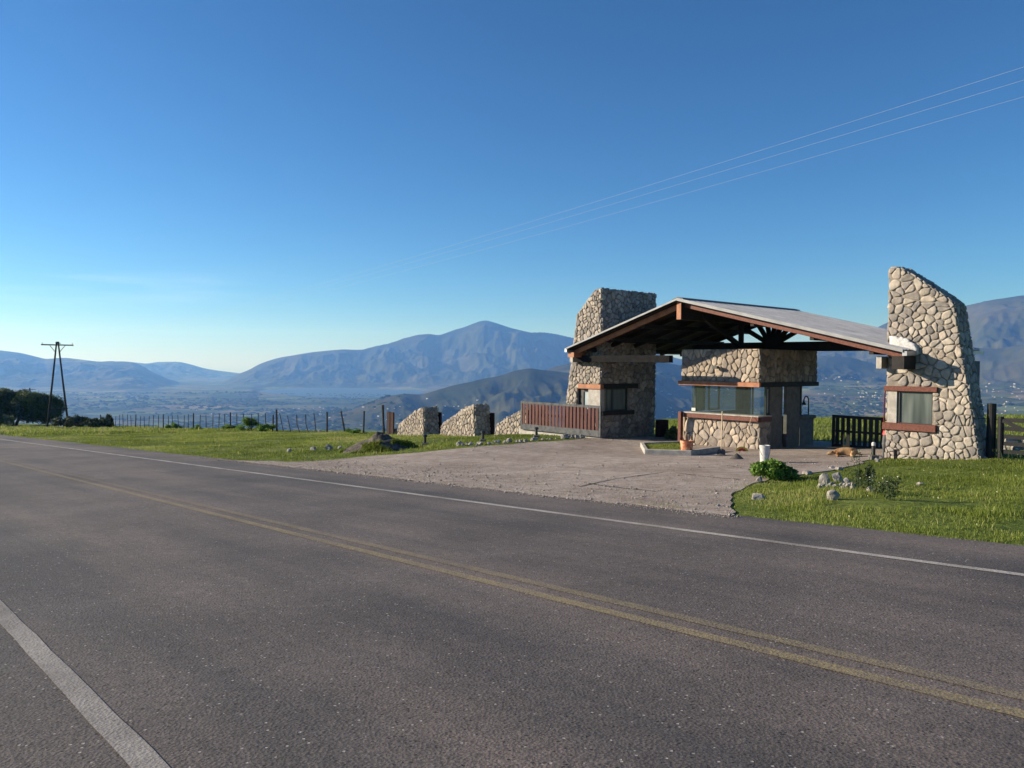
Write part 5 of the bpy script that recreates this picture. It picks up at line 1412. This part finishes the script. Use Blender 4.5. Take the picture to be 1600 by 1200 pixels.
# grey stake with red cap
pk = G(1380, 715); st = thing('marker_stake', 'leaning grey stake with a red cap beside the right tower corner', 'stake', pk); d_ = math.hypot(pk.x, pk.y); H = 38 / F0 * d_
tp = pk + Vector((.06, 0, H)); k = MB(); k.tube([pk - Z3 * .05, pk.lerp(tp, .35), pk.lerp(tp, .5), pk.lerp(tp, .85)], [.03, .045, .075, .07], 8); k.build('stake', 'greywood', st)
k = MB(); k.tube([pk.lerp(tp, .85), tp], [.085, .07], 10); k.build('cap', 'redp', st)

# ------------------------------------------------------------------ garden lights
def garden_light(label, u, v, hpx, top='blackmetal'):
    p = G(u, v); d_ = math.hypot(p.x, p.y); H = hpx / F0 * d_; p.z = float(turf(np.array([p.x]), np.array([p.y]))[0])
    t = thing('garden_light', label, 'garden light', p, 'low garden lights along the driveway')
    k = MB(); k.box(p + Vector((-.11, -.11, -.05)), (.22, 0, 0), (0, .22, 0), (0, 0, .05 + H * .28)); k.build('concrete_base', 'concretedark', t, bevel=.02)
    k = MB(); k.tube([p + Z3 * H * .28, p + Z3 * H * .80], .05, 10); k.build('stem', 'blackmetal', t)
    k = MB(); hr_ = .085 if top == 'blackmetal' else .052; k.lathe(p + Z3 * H * .78, [(.04, 0), (hr_, .01), (hr_, H * .16), (hr_ * .6, H * .21), (.01, H * .22)], 12); k.build('lamp_head', top, t)
garden_light('black garden light in the grass in front of the left buttress', 664, 695.5, 18.5)
garden_light('black garden light in front of the middle buttress', 754.5, 691, 18.5)
garden_light('black garden light in front of the red slatted gate', 838, 686, 17.5)
garden_light('garden light with a pale cap beside the right tower', 1364.5, 719, 26, 'whiteplastic')
for lab, u, v, h in (('short wooden stake at the foot of the right tower wall', 1399, 719, 17), ):
    p = G(u, v); k = MB(); k.tube([p - Z3 * .1, p + Vector((.01, 0, h / F0 * p.y))], [.045, .04], 6); tag(k.build('wooden_stake', 'postwood', loc=p), lab, 'stake')

# ------------------------------------------------------------------ sleeping dog
def dog():
    a_, b_ = G(1291, 713.5), G(1345, 714.5)
    d_ = (b_ - a_); L = d_.length; d_.normalize(); back = Vector((-d_.y, d_.x, 0))
    if back.y < 0: back = -back
    base = a_.lerp(b_, .5); base.z = gz(base.x, base.y) + .03
    t = thing('dog', 'tan dog lying asleep on its side on the sunlit driveway', 'dog', base)
    V0 = lambda s_, w_, z_: base + d_ * ((s_ - .5) * L) + back * (w_ * 1.0) + Z3 * z_
    me = bpy.data.meshes.new('body'); nodes = []; rad = []; ed_ = []
    def chain(pts_, rads, root=None):
        pr = root
        for p_, r_ in zip(pts_, rads):
            nodes.append(p_ - base); rad.append(r_)
            if pr is not None: ed_.append((pr, len(nodes) - 1))
            pr = len(nodes) - 1
        return pr
    chain([V0(.66, .10, .13)], [.115])
    ch = chain([V0(.52, .10, .135), V0(.38, .10, .14), V0(.27, .10, .11)], [.12, .13, .08], 0)
    hd = chain([V0(.18, .06, .075), V0(.12, .03, .07), V0(.055, .0, .055), V0(.01, -.01, .045)], [.055, .068, .038, .025], ch)
    rp_ = chain([V0(.80, .10, .12), V0(.88, .10, .10)], [.115, .075], 0)
    chain([V0(.92, .12, .06), V0(.99, .16, .03), V0(1.05, .17, .02)], [.025, .02, .012], rp_)
    for w0, z0 in ((-.02, .05), (.02, .09)):
        chain([V0(.36, w0, z0), V0(.30, -.16, .04), V0(.36, -.30, .03), V0(.33, -.38, .025)], [.055, .035, .025, .024], 2)
        chain([V0(.80, w0, z0), V0(.72, -.16, .045), V0(.82, -.28, .03), V0(.77, -.42, .025)], [.07, .045, .026, .025], 4 + 4 if False else len(nodes) * 0 + 0)
    me.from_pydata([tuple(n_) for n_ in nodes], ed_, [])
    o_ = bpy.data.objects.new('body', me); COL.objects.link(o_); o_.parent = t
    me.materials.append(M_['fur'])
    sk = o_.modifiers.new('skin', 'SKIN'); sk.use_smooth_shade = True
    for i_, r_ in enumerate(rad): me.skin_vertices[0].data[i_].radius = (r_, r_)
    me.skin_vertices[0].data[0].use_root = True
    ss = o_.modifiers.new('sub', 'SUBSURF'); ss.levels = 2; ss.render_levels = 2
    for w_, z_ in ((-.03, .115), (.09, .12)):
        k = MB(); q = V0(.145, w_, z_ - .01); k.face([q, q + d_ * .07, q + d_ * .05 - back * .03 + Z3 * .045]); k.face([q + back * .012, q + d_ * .05 - back * .02 + Z3 * .045, q + d_ * .07 + back * .012]); k.build('ear', 'rust', t)
dog()

# ------------------------------------------------------------------ vegetation
def leaf_quads(centers, normals_rand, size, asp=.5):
    n_ = len(centers)
    a = RNG.normal(size=(n_, 3)); a /= np.linalg.norm(a, axis=1)[:, None]
    b = RNG.normal(size=(n_, 3)); b -= (b * a).sum(1)[:, None] * a; b /= np.linalg.norm(b, axis=1)[:, None]
    s_ = size[:, None] if np.ndim(size) else size
    p0 = centers - a * s_; p1 = centers + b * s_ * asp; p2 = centers + a * s_; p3 = centers - b * s_ * asp
    v = np.stack([p0, p1, p2, p3], 1).reshape(-1, 3)
    f = np.arange(n_ * 4).reshape(-1, 4)
    return v, f
def crown(name, parent, clumps, per, size, m, asp=.55, tone=(.25, .75)):
    cs = []; tn = []
    for c_, r_ in clumps:
        n_ = int(per * r_[0] * r_[2] / (clumps[0][1][0] * clumps[0][1][2]) + 8)
        d_ = RNG.normal(size=(n_, 3)); d_ /= np.linalg.norm(d_, axis=1)[:, None]
        rad_ = RNG.uniform(.35, 1, n_) ** .5 * (1 + .15 * RNG.normal(size=n_))
        cs.append(np.array(c_)[None] + d_ * rad_[:, None] * np.array(r_)[None])
        tn.append(np.clip(RNG.uniform(*tone) + RNG.normal(0, .14, n_), 0, 1))
    cs = np.concatenate(cs); tn = np.concatenate(tn)
    v, f = leaf_quads(cs, None, size * RNG.uniform(.6, 1.3, len(cs)), asp)
    loc = tuple(ABS[parent.name]) if parent is not None else (0, 0, 0)
    o_ = np_mesh(name, v, f, m, np.repeat(tn, 4), loc=loc)
    if parent is not None: o_.location = (0, 0, 0); o_.parent = parent
    return o_
def shrub(name, label, cat, base, W, H, D, m, per=2600, size=.035, nclump=16, stems=7, seed=1, group=None, lowcut=.0):
    rn = random.Random(seed); base = Vector(base); t = thing(name, label, cat, base, group)
    k = MB(); cl = []
    for i in range(nclump):
        a = rn.uniform(0, 2 * PI); rr = rn.uniform(0, .75) ** .7; zz = rn.uniform(.25 + lowcut, .82)
        zz *= (1 - .35 * rr)
        cl.append(((base.x + math.cos(a) * rr * W, base.y + math.sin(a) * rr * D, base.z + zz * H), (W * rn.uniform(.18, .36), D * rn.uniform(.18, .36), H * rn.uniform(.13, .27))))
    for i in range(stems):
        c_ = Vector(cl[i % nclump][0]); k.tube([base + Vector((rn.uniform(-.1, .1) * W, rn.uniform(-.1, .1) * D, -.03)), base.lerp(c_, .5) + Vector((0, 0, H * .08)), c_], [size * .35, size * .28, size * .15], 5)
    k.build('stems', 'bark', t)
    crown('foliage', t, cl, per / nclump * 1.3, size, m)
    return t
# fresh green bush by the bucket
p = G(1220, 752); d_ = p.length
shrub('green_bush', 'low bright green leafy bush beside the white bucket', 'bush', p + Vector((0, .45, 0)),   .53, 30 / F0 * d_ * 1.0, .45, 'leaf', 2600, .040, 26, 12, 3)
# weeds
def weed(label, u, v, hpx, n=6, m='weedleaf', seed=1, spread=.25, size=.02, leaves=60, flowers=False, name='weed_plant'):
    rn = random.Random(seed); p = G(u, v); H = hpx / F0 * p.length
    p.z = float(turf(np.array([p.x]), np.array([p.y]))[0]); t = thing(name, label, 'weed', p, 'tall weeds in the right-hand grass')
    k = MB(); cs = []; tops_ = []
    for i in range(n):
        a = rn.uniform(0, 2 * PI); r_ = rn.uniform(.1, 1) * spread; h = H * rn.uniform(.6, 1)
        b_ = p + Vector((math.cos(a) * r_ * .3, math.sin(a) * r_ * .3, -.02)); e = p + Vector((math.cos(a) * r_, math.sin(a) * r_, h))
        mdl = b_.lerp(e, .5) + Vector((0, 0, h * .08)); k.tube([b_, mdl, e], [.006, .005, .003], 4)
        for j in range(leaves):
            f_ = rn.uniform(.12, 1); q = b_.lerp(mdl, f_ * 2) if f_ < .5 else mdl.lerp(e, f_ * 2 - 1)
            w_ = .05 * (1.3 - f_); cs.append((q.x + rn.gauss(0, w_), q.y + rn.gauss(0, w_), q.z + rn.gauss(0, w_ * .6)))
        tops_.append(e)
    k.build('stems', 'weedleaf', t)
    cs = np.array(cs); v_, f_ = leaf_quads(cs, None, size * RNG.uniform(.6, 1.4, len(cs)), .35)
    o_ = np_mesh('foliage', v_, f_, m, np.repeat(RNG.uniform(.1, .9, len(cs)), 4), loc=tuple(p)); o_.location = (0, 0, 0); o_.parent = t
    if flowers:
        cs = np.array([(e.x + rn.gauss(0, .03), e.y + rn.gauss(0, .03), e.z + rn.gauss(0, .02)) for e in tops_ for _ in range(4)]); v_, f_ = leaf_quads(cs, None, .012 * np.ones(len(cs)), .9)
        o_ = np_mesh('flowers', v_, f_, 'petal', loc=tuple(p)); o_.location = (0, 0, 0); o_.parent = t
weed('tall feathery weed left of the pale capped garden light', 1342, 765, 60, 5, seed=3, spread=.28, leaves=50)
weed('tall dark leafy weed right of the rubble heap', 1357, 764, 42, 4, 'darkleaf', seed=4, spread=.10, leaves=110, size=.026)
weed('short dark weed behind the rubble heap', 1338, 762, 34, 4, 'darkleaf', seed=6, spread=.14, leaves=70, size=.024)
weed('spreading weed with pale seed heads near the flat rock', 1375, 772, 30, 9, seed=5, spread=.42, leaves=60, flowers=True)
weed('dark leafy weed at the right of the spreading weed', 1392, 783, 34, 5, 'darkleaf', seed=8, spread=.20, leaves=80, size=.024)
weed('thin dry weed in front of the wooden field gate', 1572, 727, 24, 5, seed=9, spread=.35, leaves=6, name='dry_weed')
weed('dry curling weed at the right edge by the field gate', 1593, 727, 26, 5, seed=10, spread=.3, leaves=6, name='dry_weed')

# dark tree at the left edge
def tree():
    bx_ = G(14, 667); base = bx_.copy(); t = thing('dark_tree', 'broad dark low tree at the left edge beside the power pole', 'tree', base)
    d_ = base.length; px1 = d_ / F0
    k = MB()
    rn = random.Random(8)
    crowns = []
    for i in range(74):
        u = -76 + 134 * (i + rn.random()) / 74; hh = rn.uniform(0, 1); xx = (u - 5) * px1; top = 51 * (1 - .85 * (max(0, abs(u + 5) - 28) / 60) ** 2)
        zz = (14 + (top - 24) * hh) * px1; r_ = rn.uniform(9, 15) * px1
        crowns.append(((base.x + xx, base.y + rn.uniform(-2.6, 2.6) * (1 - hh * .4), base.z + zz), (r_ * 1.1, r_ * 1.1, r_ * .75)))
    for u, v_ in ((28, 36), (38, 37), (45, 32), (50, 28), (20, 40), (33, 24), (47, 20)):
        crowns.append(((base.x + (u - 5) * px1, base.y + rn.uniform(-1, 1), base.z + v_ * px1), (12 * px1, 12 * px1, 9 * px1)))
    for i, u in enumerate((-14, 2, 12, -40)):
        b_ = base + Vector(((u) * px1, rn.uniform(-1, .5), -.15)); pts_ = [b_, b_ + Vector((.15 * (i - 1), .1, .8)), b_ + Vector((.7 * (i - 1), .3, 1.9)), b_ + Vector((1.3 * (i - 1), .3, 2.7))]
        k.tube(pts_, [.24, .19, .13, .06], 7)
    for c_, r_ in crowns[:18]:
        k.tube([base + Vector((rn.uniform(-1, 1), 0, 1.0)), Vector(c_)], [.09, .03], 5)
    k.build('trunk', 'bark', t)
    crown('crown', t, crowns, 1500, .11, 'treeleaf', .5, (.15, .85))
tree()
for i, (lab, u, v, W, H, dd) in enumerate((('dark low hedge clump right behind the power pole', 92, 669, 19, 15, 1.2), ('dark hedge clump right of the power pole', 117, 670, 20, 15, 1.2), ('dark low hedge clump ending at the fence', 145, 670.5, 20, 13, 1.2), ('small round bush at the start of the fence', 163, 670, 9, 17, .6), ('paler bush at the very left picture edge', -6, 669, 16, 20, 1.0))):
    p = G(u, v); px1 = p.length / F0
    shrub('hedge_bush', lab, 'bush', p + Vector((0, .8, 0)), W * px1, H * px1 * 1.25, dd, 'darkleaf' if i < 4 else 'weedleaf', 3600, .085, 18, 6, 20 + i, 'bushes along the ridge')
for i, (lab, u, v, W, H) in enumerate((('leafy green bush behind the fence, left of the gap in the posts', 385, 674, 22, 17), ('small green bush against the thick fence post', 412, 675, 14, 12), ('thin low bush behind the left stretch of fence', 352, 673.5, 16, 9), ('low weed clump behind the fence far left', 268, 672, 12, 9), ('low weed clump at a fence post', 305, 673, 8, 8), ('low green weed clump right of the leaning posts', 548, 678, 14, 6), ('green bush behind the barrel', 1054, 688, 16, 17))):
    p = G(u, v); px1 = p.length / F0
    shrub('green_shrub', lab, 'bush', p + Vector((0, .5, 0)), W * px1, H * px1 * 1.2, .8, 'leaf' if i != 6 else 'weedleaf', 1500, .055, 12, 5, 40 + i, 'small green shrubs along the ridge')

# grass --------------------------------------------------
def blades(name, pts_, h, w_, lean=.35, tone=(.0, 1.0), tint=None):
    n_ = len(pts_); a = RNG.uniform(0, 2 * PI, n_); dx_, dy_ = np.cos(a), np.sin(a)
    la = RNG.uniform(0, 2 * PI, n_); lm = h * lean * RNG.uniform(.2, 1.4, n_)
    top = pts_ + np.stack([np.cos(la) * lm, np.sin(la) * lm, h], -1)
    mid = pts_ + np.stack([np.cos(la) * lm * .3, np.sin(la) * lm * .3, h * .55], -1)
    sx_ = np.stack([dx_ * w_, dy_ * w_, np.zeros(n_)], -1)
    v = np.stack([pts_ - sx_, pts_ + sx_, mid + sx_ * .8, top, mid - sx_ * .8], 1).reshape(-1, 3)
    i0 = np.arange(n_)[:, None] * 5
    f = np.concatenate([i0 + np.array([[0, 1, 2, 4]]), ], 0)
    tr = np.concatenate([i0 + 4, i0 + 2, i0 + 3, i0 + 3], 1)
    me_f = np.concatenate([f, tr[:, [0, 1, 2, 2]]], 0)
    # quads for the stem, triangles for the tips
    c = np.clip(tint if tint is not None else RNG.uniform(*tone, n_), 0, 1)
    me = bpy.data.meshes.new(name); nv = n_ * 5
    me.vertices.add(nv); me.vertices.foreach_set('co', v.astype(np.float32).ravel())
    tri = tr[:, :3]; li = np.concatenate([f.ravel(), tri.ravel()]).astype(np.int32)
    me.loops.add(len(li)); me.loops.foreach_set('vertex_index', li)
    me.polygons.add(2 * n_); me.polygons.foreach_set('loop_start', np.concatenate([np.arange(n_) * 4, 4 * n_ + np.arange(n_) * 3]).astype(np.int32))
    me.update(calc_edges=True)
    at = me.color_attributes.new('Col', 'FLOAT_COLOR', 'POINT'); arr = np.ones((nv, 4), np.float32); arr[:, :3] = np.repeat(c, 5)[:, None]; at.data.foreach_set('color', arr.ravel())
    me.materials.append(M_['grass']); o_ = bpy.data.objects.new(name, me); COL.objects.link(o_); return o_
def grass_area(name, label, n_, t_rng, off_rng, hr, wr, maxr=999, clump=.5):
    t_ = RNG.uniform(*t_rng, n_); of_ = RNG.uniform(*off_rng, n_)
    x, y = DX * t_ + NX * of_, DY * t_ + NY * of_
    uu = 800 + F0 * x / np.maximum(y, .1)
    edge = 9.72 + .10 * np.sin(t_ * 3.1) + .10 * (fbm(t_ * 1.7, of_ * 0, 3, 31) - .5) * 2
    ok = (of_ > edge) & (~in_poly(x, y) | (dist_poly(x, y) < .45 * RNG.random(n_) ** 3)) & (uu > -90) & (uu < 1700) & (y > 1)
    # thin, short turf near the pavement; keep clear of the walls
    s_, q_ = s_of(x, y), of_ - OFF0
    ok &= ~((q_ > -.02) & (q_ < LD) & (s_ > -12.6) & (s_ < SI)) & ~((q_ > -.02) & (q_ < 3.3) & (s_ > 0) & (s_ < 2.4))
    pat = fbm(x / 1.1, y / 1.1, 4, 61); pat2 = fbm(x / 3.5, y / 3.5, 3, 67)
    ok &= RNG.random(n_) < .30 + 1.5 * np.clip(pat - .25, 0, 1) - .9 * np.clip(fbm(x / 1.7, y / 1.7, 4, 93) - .58, 0, 1) * 4
    x, y, pat, pat2 = x[ok], y[ok], pat[ok], pat2[ok]; m_ = len(x)
    z = turf(x, y) - .01
    h = RNG.uniform(*hr, m_) * (.25 + 1.5 * pat) * (.5 + 1.0 * pat2)
    dp = dist_poly(x, y); h *= .55 + .45 * smooth(0, .8, dp)
    w_ = RNG.uniform(*wr, m_)
    tint = .18 + 1.3 * (pat2 - .45) + RNG.normal(.14, .20, m_) + .28 * (fbm(x / 2.2 + 7, y / 2.2, 3, 91) > .60)
    tall = RNG.random(m_) < .012; h = np.where(tall, h * 1.7 + .02, h); tint = np.where(tall, .95, tint)
    return kind(blades(name, np.stack([x, y, z], -1), h, w_, .45, tint=tint), 'stuff', label)
grass_area('grass', 'rough green grass of the right-hand verge by the road', 430000, (-4, 19), (9.6, 23.5), (.025, .072), (.003, .0065))
grass_area('grass', 'short green grass strip left of the driveway', 260000, (19, 62), (9.6, 26.5), (.028, .075), (.007, .013))
grass_area('grass', 'far end of the green verge beside the road', 110000, (58, 125), (9.6, 27), (.08, .2), (.02, .04))
def meadow():
    n_ = 60000; x = RNG.uniform(4, 60, n_); y = RNG.uniform(24, 80, n_); of_ = off_of(x, y); uu = 800 + F0 * x / y
    ok = (of_ > OFF0 + 6.9) & (of_ < 78) & (uu > 1000) & (uu < 1680); x, y = x[ok], y[ok]
    kind(blades('grass', np.stack([x, y, near_z(x, y) - .01], -1), RNG.uniform(.08, .25, len(x)), RNG.uniform(.012, .03, len(x)), .4, tint=RNG.uniform(.1, .9, len(x))), 'stuff', 'meadow grass sloping away behind the gatehouse')
meadow()
# grass in the planter and weeds on the soil heap
n_ = 2600; bc = RNG.dirichlet((1, 1, 1), n_); tr_ = np.array([[(p.x, p.y) for p in tri[:3]], [(tri[0].x, tri[0].y), (tri[2].x, tri[2].y), (tri[3].x, tri[3].y)]])
tt = tr_[RNG.integers(0, 2, n_)]; xy = (bc[:, :, None] * tt).sum(1)
o_ = kind(blades('grass', np.stack([xy[:, 0], xy[:, 1], near_z(xy[:, 0], xy[:, 1]) + .09], -1), RNG.uniform(.03, .09, n_), RNG.uniform(.004, .008, n_)), 'stuff', 'short grass inside the planter kerb')
n_ = 9000; a = RNG.uniform(0, 2 * PI, n_); r_ = RNG.uniform(.25, 1.05, n_) ** .5; x = hc.x + np.cos(a) * hW * r_; y = hc.y + np.sin(a) * hD * r_ - .05
ok = (fbm(x * 1.5, y * 1.5, 3, 88) > .50) & ((x > hc.x - hW * .35) | (r_ > .9)); x, y, r_ = x[ok], y[ok], r_[ok]
bpy.context.view_layer.update()
dgh = bpy.context.evaluated_depsgraph_get()
from mathutils.bvhtree import BVHTree
bv = BVHTree.FromPolygons([v.co + heap_o.location for v in heap_o.data.vertices], [p_.vertices[:] for p_ in heap_o.data.polygons])
zz = []
for a_, b_ in zip(x, y):
    hit = bv.ray_cast(Vector((a_, b_, 10)), Vector((0, 0, -1)))
    zz.append(hit[0].z if hit[0] else gz(a_, b_))
zz = np.array(zz)
kind(blades('weeds', np.stack([x, y, zz - .02], -1), RNG.uniform(.05, .16, len(x)), RNG.uniform(.010, .022, len(x)), .6, tint=RNG.uniform(.0, .6, len(x))), 'stuff', 'green weeds growing over the soil heap')
# tiny pale clover flowers
n_ = 700; t_ = RNG.uniform(-4, 60, n_); of_ = RNG.uniform(10, 24, n_); x, y = DX * t_ + NX * of_, DY * t_ + NY * of_
ok = ~in_poly(x, y) & (y > 3); x, y = x[ok], y[ok]; v_, f_ = leaf_quads(np.stack([x, y, turf(x, y) + .08], -1), None, RNG.uniform(.006, .013, len(x)), .8)
kind(np_mesh('clover_flowers', v_, f_, 'petal'), 'stuff', 'tiny pale flowers dotted through the grass')

# ------------------------------------------------------------------ valley town and trees
def house_mesh():
    k = MB(); k.hexa([(-6, -4, -2), (6, -4, -2), (6, 4, -2), (-6, 4, -2), (-6, -4, 3.4), (6, -4, 3.4), (6, 4, 3.4), (-6, 4, 3.4)]); return k
hw = house_mesh().build('house_wall', 'housewall'); COL.objects.unlink(hw)
k = MB(); k.prism([(-6.4, -4.5, 3.4), (-6.4, 4.5, 3.4), (-6.4, 0, 5.2)], (12.8, 0, 0)); hr = k.build('house_roof', 'houseroof'); COL.objects.unlink(hr)
areas = [((1276, 1386), (589, 600), 14, 'tiny pale house on the far fields seen under the roof', 'houses on the far fields under the roof'),
 ((1276, 1386), (604, 648), 62, 'tiny white house of the hazy town between the booth and right tower', 'houses between booth and right tower'),
 ((1023, 1062), (602, 684), 44, 'tiny white house seen in the gap between left tower and booth', 'houses in the gap beside the booth'),
 ((1512, 1600), (598, 650), 58, 'tiny white house of the hazy town right of the right tower', 'houses right of the right tower'),
 ((1084, 1186), (606, 642), 24, 'tiny white house seen through the booth glass', 'houses seen through the booth glass'),
 ((500, 625), (636, 674), 40, 'tiny pale house in the hazy valley behind the fence', 'houses behind the fence'),
 ((625, 830), (612, 662), 24, 'tiny pale house on the dark hill behind the buttresses', 'houses on the dark hill'),
 ((300, 500), (630, 650), 16, 'tiny pale house far out in the misty left valley', 'houses in the misty left valley')]
rn = random.Random(99); nh = 0
for (ua, ub), (va, vb), n_, lab, grp in areas:
    cl = [(rn.uniform(ua, ub), rn.uniform(va, vb)) for _ in range(max(2, n_ // 6))]
    for i in range(n_):
        c_ = rn.choice(cl)
        u = min(ub, max(ua, rn.gauss(c_[0], (ub - ua) * .12) if rn.random() < .7 else rn.uniform(ua, ub)))
        v = min(vb, max(va, rn.gauss(c_[1], (vb - va) * .07) if rn.random() < .7 else rn.uniform(va, vb)))
        P_ = far_hit(u, v)
        if P_ is None: continue
        t = bpy.data.objects.new('valley_house', None); COL.objects.link(t); t.location = P_; t.rotation_euler = (0, 0, rn.uniform(0, PI)); sc_ = rn.uniform(.35, .85) * (P_.length / 4000) ** .5; t.scale = (sc_, sc_, sc_ * .9)
        t['label'] = lab; t['category'] = 'house'; t['group'] = grp; t.empty_display_size = 3
        for src, nm in ((hw, 'house_wall'), (hr, 'house_roof')):
            c2 = src.copy(); c2.name = nm; COL.objects.link(c2); c2.parent = t
        nh += 1
bpy.data.objects.remove(hw); bpy.data.objects.remove(hr)
# distant trees and hedgerows of the valley
n_ = 16000; th_ = RNG.uniform(th_u(60), th_u(1640), n_); r_ = np.exp(RNG.uniform(math.log(2400), math.log(6200), n_)); x, y = np.sin(th_) * r_, np.cos(th_) * r_
msk = (fbm(x / 520, y / 380, 4, 301) > .50) | (np.abs(fbm(x / 300, y / 300, 2, 305) - .5) < .018)
z = far_z(x, y); msk &= np.abs(far_z(x * 1.006, y * 1.006) - z) / (.006 * r_) < .10; x, y, z, r_ = x[msk], y[msk], z[msk], r_[msk]; m_ = len(x)
base = np.array([(1, 0, 0), (.31, .95, 0), (-.81, .59, 0), (-.81, -.59, 0), (.31, -.95, 0), (.6, .2, .62), (-.1, .6, .66), (-.55, -.2, .6), (.15, -.5, .7), (0, 0, 1)])
tri_ = np.array([(0, 1, 5), (1, 6, 5), (1, 2, 6), (2, 7, 6), (2, 3, 7), (3, 4, 8), (3, 8, 7), (4, 0, 8), (0, 5, 8), (5, 6, 9), (6, 7, 9), (7, 8, 9), (8, 5, 9)])
sc_ = RNG.uniform(4, 12, m_)[:, None] * np.stack([RNG.uniform(.8, 2.2, m_), RNG.uniform(.8, 2.2, m_), RNG.uniform(.5, .9, m_)], -1)
an = RNG.uniform(0, 2 * PI, m_); b_ = base[None] * sc_[:, None] * RNG.uniform(.8, 1.2, (m_, 10, 1)); c1_, s1_ = np.cos(an)[:, None], np.sin(an)[:, None]
v_ = np.stack([b_[..., 0] * c1_ - b_[..., 1] * s1_ + x[:, None], b_[..., 0] * s1_ + b_[..., 1] * c1_ + y[:, None], b_[..., 2] + z[:, None] - 1], -1).reshape(-1, 3)
kind(np_mesh('valley_trees', v_, (tri_[None] + (np.arange(m_) * 10)[:, None, None]).reshape(-1, 3), 'fieldtrees', smooth=True), 'stuff', 'hazy dark groves and hedgerows on the valley floor')

# ------------------------------------------------------------------ haze over the valley
zmax = float(ZZ.max()); zmin = float(ZZ.min())
Hz = 16500.0
k = MB(); k.hexa([(-Hz, -Hz, zmin - 3), (Hz, -Hz, zmin - 3), (Hz, Hz, zmin - 3), (-Hz, Hz, zmin - 3), (-Hz, -Hz, zmax + 20), (Hz, -Hz, zmax + 20), (Hz, Hz, zmax + 20), (-Hz, Hz, zmax + 20)])
hm = bpy.data.materials.new('valley_haze'); hm.use_nodes = True; n, l = hm.node_tree.nodes, hm.node_tree.links; n.remove(n['Principled BSDF'])
vo = n.new('ShaderNodeVolumePrincipled'); vo.inputs['Color'].default_value = (.17, .40, 1.0, 1); vo.inputs['Absorption Color'].default_value = (1, 1, 1, 1); vo.inputs['Density'].default_value = 1.05e-4; vo.inputs['Anisotropy'].default_value = .3
l.new(vo.outputs[0], n['Material Output'].inputs['Volume'])
ho = k.build('haze', hm); kind(ho, 'stuff', 'pale blue haze filling the valley air')
print('terrain', zmin, zmax, 'houses', nh)
